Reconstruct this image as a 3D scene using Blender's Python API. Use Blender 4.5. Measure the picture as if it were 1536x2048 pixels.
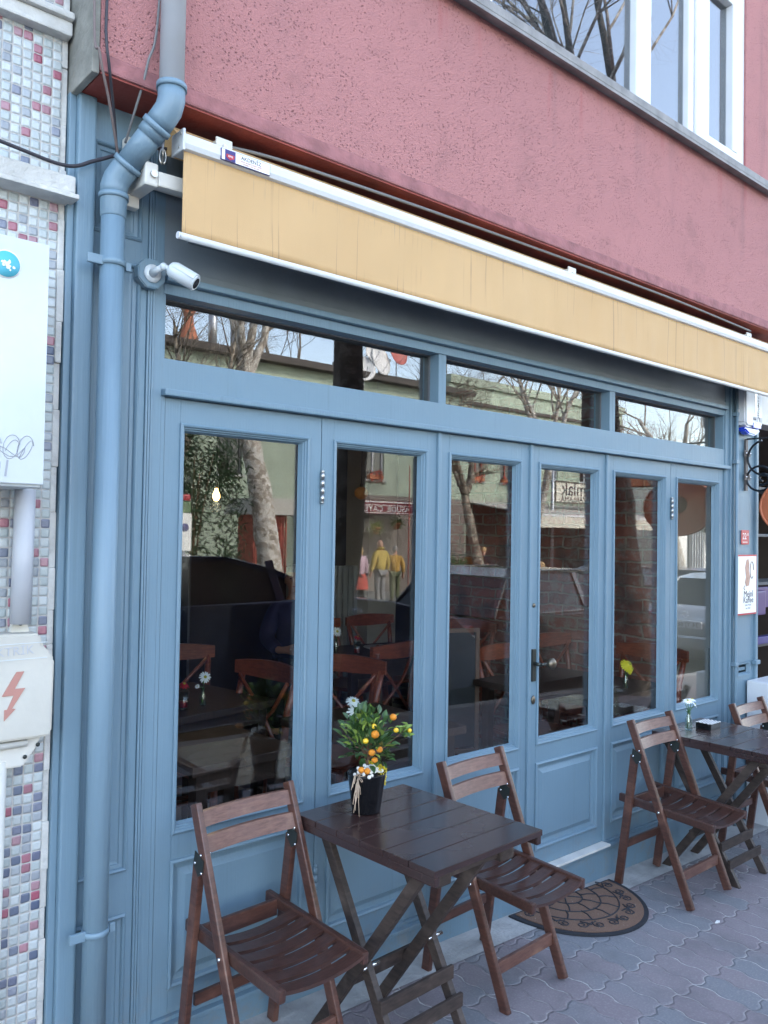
import bpy, bmesh, math, random
from mathutils import Vector, Matrix, Euler
R = math.radians
for o in list(bpy.data.objects): bpy.data.objects.remove(o)
C = bpy.context.scene.collection
scene = bpy.context.scene

# ------------------------------------------------------------------ camera, sky, sun, exposure
cam = bpy.data.cameras.new('camera'); camo = bpy.data.objects.new('camera', cam); C.objects.link(camo)
cam.sensor_fit = 'VERTICAL'; cam.sensor_height = 24; cam.lens = 1650/2048*24
cam.clip_start = 0.05; cam.clip_end = 2000
rx = Vector((0.75470687, -0.65585482, 0.01649225)); dn = Vector((0.02939385, 0.00868979, -0.99953013)); fw = Vector((0.65540334, 0.75483703, 0.02583634))
m = Matrix((rx, -dn, -fw)).transposed().to_4x4(); m.translation = Vector((0, -2.2888, 1.6))
camo.matrix_world = m; scene.camera = camo
SUN = Vector((0.30, 0.80, 0.62)).normalized()
w = bpy.data.worlds.new('World'); scene.world = w; w.use_nodes = True
nt = w.node_tree; bg = nt.nodes['Background']; sky = nt.nodes.new('ShaderNodeTexSky'); sky.sky_type = 'NISHITA'
sky.sun_disc = False; sky.sun_elevation = math.asin(SUN.z); sky.sun_rotation = math.atan2(SUN.x, SUN.y)
sky.air_density = 1.0; sky.dust_density = 1.5; sky.ozone_density = 1.0
bw = nt.nodes.new('ShaderNodeRGBToBW'); nt.links.new(sky.outputs[0], bw.inputs[0])
mxs = nt.nodes.new('ShaderNodeMix'); mxs.data_type = 'RGBA'; mxs.inputs[0].default_value = .33
nt.links.new(sky.outputs[0], mxs.inputs[6]); nt.links.new(bw.outputs[0], mxs.inputs[7]); nt.links.new(mxs.outputs[2], bg.inputs[0])   # thin high haze whitens the blue; bg.inputs[1].default_value = 0.085
sun = bpy.data.lights.new('sun', 'SUN'); sun.energy = 4.6; sun.angle = R(0.5); sun.color = (1, .94, .85)
suno = bpy.data.objects.new('sun', sun); C.objects.link(suno); suno.rotation_euler = SUN.to_track_quat('Z', 'Y').to_euler()
scene.view_settings.view_transform = 'Standard'; scene.view_settings.look = 'None'
scene.view_settings.exposure = 0.50; scene.view_settings.gamma = 1
scene.cycles.transparent_max_bounces = 24; scene.cycles.max_bounces = 10

# ------------------------------------------------------------------ materials
def nodes(name):
    m = bpy.data.materials.new(name); m.use_nodes = True
    n = m.node_tree.nodes; l = m.node_tree.links
    return m, n, l, n['Principled BSDF']
def mat(name, col, rough=.6, metal=0, vary=0, vscale=8, bump=0, bscale=60, spec=.5, coat=0, stretch=(1,1,1), col2=None, detail=6, emit=None, es=1):
    m, n, l, b = nodes(name)
    b.inputs['Base Color'].default_value = (*col, 1); b.inputs['Roughness'].default_value = rough
    b.inputs['Metallic'].default_value = metal; b.inputs['Specular IOR Level'].default_value = spec
    if coat: b.inputs['Coat Weight'].default_value = coat; b.inputs['Coat Roughness'].default_value = .08
    if emit: b.inputs['Emission Color'].default_value = (*emit, 1); b.inputs['Emission Strength'].default_value = es
    tc = n.new('ShaderNodeTexCoord'); mp = n.new('ShaderNodeMapping'); mp.inputs['Scale'].default_value = stretch
    l.new(tc.outputs['Object'], mp.inputs['Vector'])
    if vary or col2:
        nz = n.new('ShaderNodeTexNoise'); nz.inputs['Scale'].default_value = vscale; nz.inputs['Detail'].default_value = detail
        l.new(mp.outputs[0], nz.inputs['Vector'])
        rp = n.new('ShaderNodeValToRGB'); rp.color_ramp.elements[0].position = .3; rp.color_ramp.elements[1].position = .7
        c2 = col2 or tuple(min(1, c*(1+vary)) for c in col); c1 = col if col2 else tuple(c*(1-vary) for c in col)
        rp.color_ramp.elements[0].color = (*c1, 1); rp.color_ramp.elements[1].color = (*c2, 1)
        l.new(nz.outputs['Fac'], rp.inputs[0]); l.new(rp.outputs[0], b.inputs['Base Color'])
        mr = n.new('ShaderNodeMapRange'); mr.inputs['To Min'].default_value = max(0, rough-.08); mr.inputs['To Max'].default_value = min(1, rough+.1)
        l.new(nz.outputs['Fac'], mr.inputs['Value']); l.new(mr.outputs[0], b.inputs['Roughness'])
    if bump:
        nb = n.new('ShaderNodeTexNoise'); nb.inputs['Scale'].default_value = bscale; nb.inputs['Detail'].default_value = 8
        bp = n.new('ShaderNodeBump'); bp.inputs['Strength'].default_value = bump; bp.inputs['Distance'].default_value = .01
        l.new(mp.outputs[0], nb.inputs['Vector']); l.new(nb.outputs['Fac'], bp.inputs['Height']); l.new(bp.outputs[0], b.inputs['Normal'])
    return m
def M_(n, op, a, b=None, c=None):
    x = n.new('ShaderNodeMath'); x.operation = op
    return x
class G:
    """tiny node-graph helper"""
    def __init__(s, name): s.m, s.n, s.l, s.b = nodes(name); s.tc = s.n.new('ShaderNodeTexCoord')
    def xyz(s):
        k = s.n.new('ShaderNodeSeparateXYZ'); s.l.new(s.tc.outputs['Object'], k.inputs[0]); return k.outputs[0], k.outputs[1], k.outputs[2]
    def put(s, sock, v):
        if hasattr(v, 'links') or hasattr(v, 'is_linked'): s.l.new(v, sock)
        else: sock.default_value = v
    def ma(s, op, a, b=0.0, c=0.0):
        x = s.n.new('ShaderNodeMath'); x.operation = op; s.put(x.inputs[0], a); s.put(x.inputs[1], b); s.put(x.inputs[2], c); return x.outputs[0]
    def noise(s, scale, detail=5, vec=None, stretch=None, rough=.5):
        z = s.n.new('ShaderNodeTexNoise'); z.inputs['Scale'].default_value = scale; z.inputs['Detail'].default_value = detail; z.inputs['Roughness'].default_value = rough
        v = vec or s.tc.outputs['Object']
        if stretch:
            mp = s.n.new('ShaderNodeMapping'); mp.inputs['Scale'].default_value = stretch; s.l.new(v, mp.inputs['Vector']); v = mp.outputs[0]
        s.l.new(v, z.inputs['Vector']); return z.outputs['Fac']
    def comb(s, x, y, z=0.0):
        k = s.n.new('ShaderNodeCombineXYZ'); s.put(k.inputs[0], x); s.put(k.inputs[1], y); s.put(k.inputs[2], z); return k.outputs[0]
    def white(s, vec):
        k = s.n.new('ShaderNodeTexWhiteNoise'); k.noise_dimensions = '3D'; s.l.new(vec, k.inputs['Vector']); return k.outputs['Value']
    def ramp(s, f, stops, const=False):
        r = s.n.new('ShaderNodeValToRGB'); e = r.color_ramp.elements
        if const: r.color_ramp.interpolation = 'CONSTANT'
        while len(e) < len(stops): e.new(.5)
        for q, (p, c) in zip(e, stops): q.position = p; q.color = (*c, 1) if len(c) == 3 else c
        s.l.new(f, r.inputs[0]); return r.outputs[0]
    def mix(s, f, a, b):
        k = s.n.new('ShaderNodeMix'); k.data_type = 'RGBA'; s.put(k.inputs[0], f)
        s.put(k.inputs[6], a if hasattr(a, 'is_linked') else (*a, 1)); s.put(k.inputs[7], b if hasattr(b, 'is_linked') else (*b, 1)); return k.outputs[2]
    def bump(s, h, st=.5, dist=.01):
        k = s.n.new('ShaderNodeBump'); k.inputs['Strength'].default_value = st; k.inputs['Distance'].default_value = dist
        s.put(k.inputs['Height'], h); s.l.new(k.outputs[0], s.b.inputs['Normal']); return k
    def smooth(s, v, a, b):
        k = s.n.new('ShaderNodeMapRange'); k.interpolation_type = 'SMOOTHSTEP'; s.put(k.inputs['Value'], v); k.inputs['From Min'].default_value = a; k.inputs['From Max'].default_value = b; return k.outputs[0]

def mosaic_mat():
    g = G('mosaic_tiles'); x, y, z = g.xyz(); P = .0262
    # the tiling slips slightly from sheet to sheet
    sh = g.ma('MULTIPLY', g.ma('FLOOR', g.ma('DIVIDE', z, .31)), .0)
    u = g.ma('DIVIDE', g.ma('ADD', x, sh), P); v = g.ma('DIVIDE', z, P)
    wob = g.ma('MULTIPLY', g.ma('SUBTRACT', g.noise(18, 2), .5), .22)
    u = g.ma('ADD', u, wob); v = g.ma('ADD', v, g.ma('MULTIPLY', wob, .8))
    cu, cv = g.ma('FLOOR', u), g.ma('FLOOR', v)
    rnd = g.white(g.comb(cu, cv, 3.0)); rnd2 = g.white(g.comb(cu, cv, 8.0)); rnd3 = g.white(g.comb(cu, cv, 21.0))
    fu = g.ma('ABSOLUTE', g.ma('SUBTRACT', g.ma('SUBTRACT', u, cu), .5)); fv = g.ma('ABSOLUTE', g.ma('SUBTRACT', g.ma('SUBTRACT', v, cv), .5))
    d = g.ma('POWER', g.ma('ADD', g.ma('POWER', g.ma('MULTIPLY', fu, 2), 7), g.ma('POWER', g.ma('MULTIPLY', fv, 2), 7)), 1/7)
    mask = g.ma('SUBTRACT', 1.0, g.smooth(d, .84, .93))
    col = g.ramp(rnd, [(0, (.42,.45,.44)), (.22, (.50,.53,.52)), (.45, (.38,.42,.41)), (.66, (.28,.30,.32)), (.76, (.09,.11,.17)), (.83, (.13,.14,.20)), (.88, (.32,.085,.12)), (.95, (.30,.12,.15))], True)
    col = g.mix(g.ma('MULTIPLY', rnd2, .25), col, (.62,.66,.66))
    dirt = g.noise(9, 6)
    grout = g.mix(dirt, (.55,.53,.50), (.30,.28,.25))
    c = g.mix(mask, grout, col); g.l.new(c, g.b.inputs['Base Color'])
    g.put(g.b.inputs['Roughness'], g.ma('SUBTRACT', .75, g.ma('MULTIPLY', mask, .52)))
    tilt = g.ma('MULTIPLY', g.ma('ADD', g.ma('MULTIPLY', g.ma('SUBTRACT', rnd2, .5), g.ma('SUBTRACT', u, cu)), g.ma('MULTIPLY', g.ma('SUBTRACT', rnd3, .5), g.ma('SUBTRACT', v, cv))), .9)
    pil = g.ma('ADD', g.ma('SUBTRACT', 1.0, g.smooth(d, .55, 1.0)), g.ma('ADD', tilt, g.ma('MULTIPLY', g.noise(160, 2), .5)))
    g.bump(g.ma('MULTIPLY', pil, mask), .75, .0032); return g.m
def paver_mat():
    g = G('wavy_concrete_pavers'); x, y, z = g.xyz()
    def tri(v, per, amp):
        t = g.ma('PINGPONG', v, per/2); return g.ma('MULTIPLY', g.ma('SUBTRACT', g.smooth(t, per*.08, per*.42), .5), amp)
    PX, PY = .108, .2
    X = g.ma('ADD', x, 50.0); Y = g.ma('ADD', g.ma('ADD', y, 50.0-.012), 0.0)
    X2 = g.ma('ADD', X, tri(g.ma('ADD', Y, .05), PY/2, .013)); Y2 = g.ma('ADD', Y, tri(g.ma('ADD', X, .027), PX, .020))
    u = g.ma('DIVIDE', X2, PX); v = g.ma('DIVIDE', Y2, PY)
    cu, cv = g.ma('FLOOR', u), g.ma('FLOOR', v)
    du = g.ma('MULTIPLY', g.ma('SUBTRACT', .5, g.ma('ABSOLUTE', g.ma('SUBTRACT', g.ma('FRACT', u), .5))), PX)
    dv = g.ma('MULTIPLY', g.ma('SUBTRACT', .5, g.ma('ABSOLUTE', g.ma('SUBTRACT', g.ma('FRACT', v), .5))), PY)
    d = g.ma('MINIMUM', du, dv); d = g.ma('ADD', d, g.ma('MULTIPLY', g.ma('SUBTRACT', g.noise(45, 6, rough=.7), .5), .010))
    joint = g.ma('SUBTRACT', 1.0, g.smooth(d, .0008, .0040))
    rnd = g.white(g.comb(cu, cv, 1.0)); patch = g.noise(1.7, 2)
    sel = g.ma('ADD', g.ma('MULTIPLY', rnd, .45), g.ma('MULTIPLY', patch, .8))
    col = g.ramp(sel, [(.0, (.160,.172,.186)), (.52, (.175,.180,.194)), (.66, (.208,.180,.190)), (.85, (.198,.168,.180))])
    fine = g.noise(140, 6); col = g.mix(g.ma('MULTIPLY', g.smooth(fine, .45, .75), .55), col, (.28,.26,.26))
    col = g.mix(g.ma('MULTIPLY', g.smooth(g.noise(3.5, 8, rough=.7), .45, .7), .5), col, (.115,.11,.115))
    vo = g.n.new('ShaderNodeTexVoronoi'); vo.inputs['Scale'].default_value = 7; g.l.new(g.tc.outputs['Object'], vo.inputs['Vector'])
    gum = g.ma('SUBTRACT', 1.0, g.smooth(g.ma('ADD', vo.outputs['Distance'], g.ma('MULTIPLY', g.noise(60, 3), .05)), .085, .10))
    col = g.mix(g.ma('MULTIPLY', gum, .5), col, (.075,.073,.075))
    c = g.mix(g.ma('MULTIPLY', joint, g.smooth(g.noise(9, 6), .36, .66)), col, (.40,.385,.37)); g.l.new(c, g.b.inputs['Base Color'])
    g.b.inputs['Roughness'].default_value = .85
    g.bump(g.ma('ADD', g.smooth(d, .0, .009), g.ma('MULTIPLY', fine, .35)), .7, .006); return g.m
def brick_mat():
    g = G('old_interior_brick'); x, y, z = g.xyz()
    wob = g.ma('MULTIPLY', g.ma('SUBTRACT', g.noise(8, 5), .5), .050)
    br = g.n.new('ShaderNodeTexBrick'); g.l.new(g.comb(g.ma('ADD', y, wob), g.ma('ADD', z, g.ma('MULTIPLY', wob, .8)), 0.0), br.inputs['Vector'])
    br.inputs['Scale'].default_value = 1; br.inputs['Brick Width'].default_value = .25; br.inputs['Row Height'].default_value = .080
    br.inputs['Mortar Size'].default_value = .009; br.inputs['Mortar Smooth'].default_value = .5; br.inputs['Bias'].default_value = -.2
    br.inputs['Color1'].default_value = (.32,.095,.065,1); br.inputs['Color2'].default_value = (.17,.058,.042,1); br.inputs['Mortar'].default_value = (.34,.26,.21,1)
    c = g.mix(g.ma('MULTIPLY', g.smooth(g.noise(9, 8, rough=.75), .48, .62), .75), br.outputs['Color'], (.30,.24,.20))
    c = g.mix(g.ma('MULTIPLY', g.smooth(g.noise(3.5, 6), .52, .68), .7), c, (.05,.035,.035))
    g.l.new(c, g.b.inputs['Base Color']); g.b.inputs['Roughness'].default_value = .85
    g.bump(g.ma('ADD', g.ma('MULTIPLY', br.outputs['Fac'], -1.0), g.ma('MULTIPLY', g.noise(40, 8), .8)), 1.0, .012); return g.m
def stucco_mat(name='red_stucco', base=(.43,.188,.178), dark=(.20,.065,.07)):
    g = G(name); x, y, z = g.xyz()
    big = g.noise(1.3, 6); fine = g.noise(150, 3, rough=.6)
    vp = g.n.new('ShaderNodeTexVoronoi'); vp.inputs['Scale'].default_value = 95; vp.inputs['Randomness'].default_value = 1; g.l.new(g.tc.outputs['Object'], vp.inputs['Vector'])
    pits = g.ma('MULTIPLY', g.ma('SUBTRACT', 1.0, g.smooth(vp.outputs['Distance'], .12, .34)), g.smooth(g.noise(14, 5, rough=.7), .38, .58))
    c = g.mix(big, tuple(k*.86 for k in base), tuple(min(1, k*1.16) for k in base))
    c = g.mix(g.ma('MULTIPLY', g.smooth(g.noise(4.5, 7, rough=.7), .52, .72), .5), c, (.30,.135,.13))
    c = g.mix(g.ma('MULTIPLY', pits, .62), c, dark)
    # rain streaks that start under the sill
    st = g.ma('MULTIPLY', g.smooth(g.noise(1.0, 4, stretch=(6, 1, .35)), .54, .72), g.smooth(g.ma('ADD', z, g.ma('MULTIPLY', g.noise(3, 3), .5)), 3.25, 3.9))
    c = g.mix(g.ma('MULTIPLY', st, .8), c, (.25,.13,.13))
    red = g.ma('MULTIPLY', g.smooth(g.noise(1.0, 5, stretch=(9, 1, .9)), .58, .70), g.smooth(z, 3.2, 3.6))
    c = g.mix(g.ma('MULTIPLY', red, .5), c, (.40,.09,.09))
    g.l.new(c, g.b.inputs['Base Color']); g.b.inputs['Roughness'].default_value = .88
    g.bump(g.ma('ADD', g.noise(190, 3, rough=.6), g.ma('MULTIPLY', pits, -.9)), .9, .008); return g.m
def blue_paint(name='blue_gloss_paint', col=(.145,.228,.285)):
    g = G(name); nz = g.noise(5, 6); br = g.noise(3, 5, stretch=(60, 60, 1.5))
    c = g.mix(nz, tuple(k*.93 for k in col), tuple(k*1.06 for k in col))
    c = g.mix(g.ma('MULTIPLY', g.smooth(g.noise(40, 8, rough=.7), .66, .74), .35), c, tuple(k*.65 for k in col))
    x, y, z = g.xyz()
    splash = g.ma('MULTIPLY', g.smooth(g.noise(14, 8, rough=.75), .46, .66), g.ma('SUBTRACT', 1.0, g.smooth(z, .02, .42)))
    c = g.mix(g.ma('MULTIPLY', splash, .55), c, (.20,.19,.17))
    chips = g.smooth(g.noise(55, 6, stretch=(1, 1, .6), rough=.8), .715, .73)
    c = g.mix(g.ma('MULTIPLY', chips, .5), c, (.30,.34,.36))
    run = g.smooth(g.noise(1.0, 4, stretch=(45, 45, .9)), .60, .72); c = g.mix(g.ma('MULTIPLY', run, .22), c, tuple(k*.6 for k in col))
    g.l.new(c, g.b.inputs['Base Color'])
    g.put(g.b.inputs['Roughness'], g.ma('ADD', .34, g.ma('MULTIPLY', nz, .18))); g.bump(g.ma('ADD', g.ma('MULTIPLY', br, .6), g.ma('MULTIPLY', g.noise(25, 5), .5)), .40, .004); return g.m
def wood_mat(name, c1, c2, rough=.4, axis=(1,1,1), coat=.2, bump=.15, worn=None):
    g = G(name); f = g.noise(6, 6, stretch=axis, rough=.65); f2 = g.noise(3, 3)
    c = g.mix(g.smooth(g.ma('ADD', g.ma('MULTIPLY', f, .75), g.ma('MULTIPLY', f2, .3)), .32, .72), c1, c2)
    if worn: c = g.mix(g.ma('MULTIPLY', g.smooth(g.noise(9, 5), .55, .75), .6), c, worn)
    g.l.new(c, g.b.inputs['Base Color']); g.put(g.b.inputs['Roughness'], g.ma('ADD', rough-.08, g.ma('MULTIPLY', f2, .2)))
    g.b.inputs['Coat Weight'].default_value = coat; g.b.inputs['Coat Roughness'].default_value = .15
    g.bump(f, bump, .003); return g.m
def checker_mat():
    g = G('checkered_floor'); x, y, z = g.xyz()
    k = g.n.new('ShaderNodeTexChecker'); k.inputs['Scale'].default_value = 1/.3; g.l.new(g.comb(g.ma('ADD', x, .03), g.ma('ADD', y, .08), .01), k.inputs['Vector'])
    k.inputs['Color1'].default_value = (.42,.43,.43,1); k.inputs['Color2'].default_value = (.045,.05,.11,1)
    g.l.new(g.mix(g.ma('MULTIPLY', g.noise(14, 6), .25), k.outputs['Color'], (.16,.15,.15)), g.b.inputs['Base Color']); g.b.inputs['Roughness'].default_value = .35; return g.m
def awning_mat():
    g = G('ochre_canvas'); x, y, z = g.xyz()
    base = g.mix(g.noise(2.2, 4), (.50,.310,.138), (.57,.370,.175))
    streak = g.smooth(g.noise(1.0, 2, stretch=(85, 1, .8), rough=.4), .63, .66); gate = g.smooth(g.noise(1.0, 3, stretch=(2.2, 1, 3)), .40, .56)
    c = g.mix(g.ma('MULTIPLY', g.ma('MULTIPLY', streak, gate), .8), base, (.34,.22,.11))
    st2 = g.smooth(g.noise(1.0, 3, stretch=(150, 1, 6)), .60, .70); g2 = g.ma('MULTIPLY', g.smooth(z, 2.57, 2.65), g.ma('SUBTRACT', 1.0, g.smooth(x, 1.9, 2.6)))
    c = g.mix(g.ma('MULTIPLY', g.ma('MULTIPLY', st2, g2), .55), c, (.30,.23,.15))
    g.l.new(c, g.b.inputs['Base Color']); g.b.inputs['Roughness'].default_value = .7
    g.bump(g.ma('ADD', g.noise(1.0, 3, stretch=(5, 1, 1.2)), g.ma('MULTIPLY', g.noise(700, 2), .08)), .35, .03); return g.m
def mat_coir():
    g = G('coir_mat'); 
    c = g.mix(g.noise(220, 3), (.12,.068,.047), (.27,.16,.108)); c = g.mix(g.ma('MULTIPLY', g.smooth(g.noise(120, 2), .68, .74), .6), c, (.45,.38,.32))
    g.l.new(c, g.b.inputs['Base Color']); g.b.inputs['Roughness'].default_value = 1; g.bump(g.noise(300, 4), 1, .006); return g.m
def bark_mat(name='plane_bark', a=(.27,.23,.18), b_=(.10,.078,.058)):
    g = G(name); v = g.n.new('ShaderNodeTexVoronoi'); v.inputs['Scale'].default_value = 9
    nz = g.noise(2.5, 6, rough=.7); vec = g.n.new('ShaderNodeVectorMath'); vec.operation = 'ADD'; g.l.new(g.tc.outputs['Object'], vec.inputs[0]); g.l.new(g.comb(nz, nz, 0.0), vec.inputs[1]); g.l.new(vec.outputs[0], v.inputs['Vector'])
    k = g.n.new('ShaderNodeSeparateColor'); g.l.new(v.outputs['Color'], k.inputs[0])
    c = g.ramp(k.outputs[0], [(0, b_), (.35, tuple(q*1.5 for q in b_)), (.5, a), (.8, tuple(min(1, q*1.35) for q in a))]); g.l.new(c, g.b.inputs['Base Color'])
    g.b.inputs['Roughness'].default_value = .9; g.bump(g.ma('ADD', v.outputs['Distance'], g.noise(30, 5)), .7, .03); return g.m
def glass_mat(name, f0=.05, tint=(.97,.98,.97), rough=0.0):
    m = bpy.data.materials.new(name); m.use_nodes = True; n, l = m.node_tree.nodes, m.node_tree.links
    n.clear(); out = n.new('ShaderNodeOutputMaterial'); mx = n.new('ShaderNodeMixShader'); t = n.new('ShaderNodeBsdfTransparent'); gl = n.new('ShaderNodeBsdfGlossy')
    t.inputs[0].default_value = (*tint, 1); gl.inputs['Roughness'].default_value = rough; gl.inputs[0].default_value = (1,1,1,1)
    ge = n.new('ShaderNodeNewGeometry'); dt = n.new('ShaderNodeVectorMath'); dt.operation = 'DOT_PRODUCT'
    l.new(ge.outputs['Normal'], dt.inputs[0]); l.new(ge.outputs['Incoming'], dt.inputs[1])
    def ma(op, a, b=0):
        x = n.new('ShaderNodeMath'); x.operation = op
        for i, v in ((0, a), (1, b)):
            if hasattr(v, 'is_linked'): l.new(v, x.inputs[i])
            else: x.inputs[i].default_value = v
        return x.outputs[0]
    f = ma('ADD', f0, ma('MULTIPLY', 1-f0, ma('POWER', ma('SUBTRACT', 1.0, ma('ABSOLUTE', dt.outputs['Value'])), 5)))
    l.new(f, mx.inputs[0]); l.new(t.outputs[0], mx.inputs[1]); l.new(gl.outputs[0], mx.inputs[2]); l.new(mx.outputs[0], out.inputs[0]); return m

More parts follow.
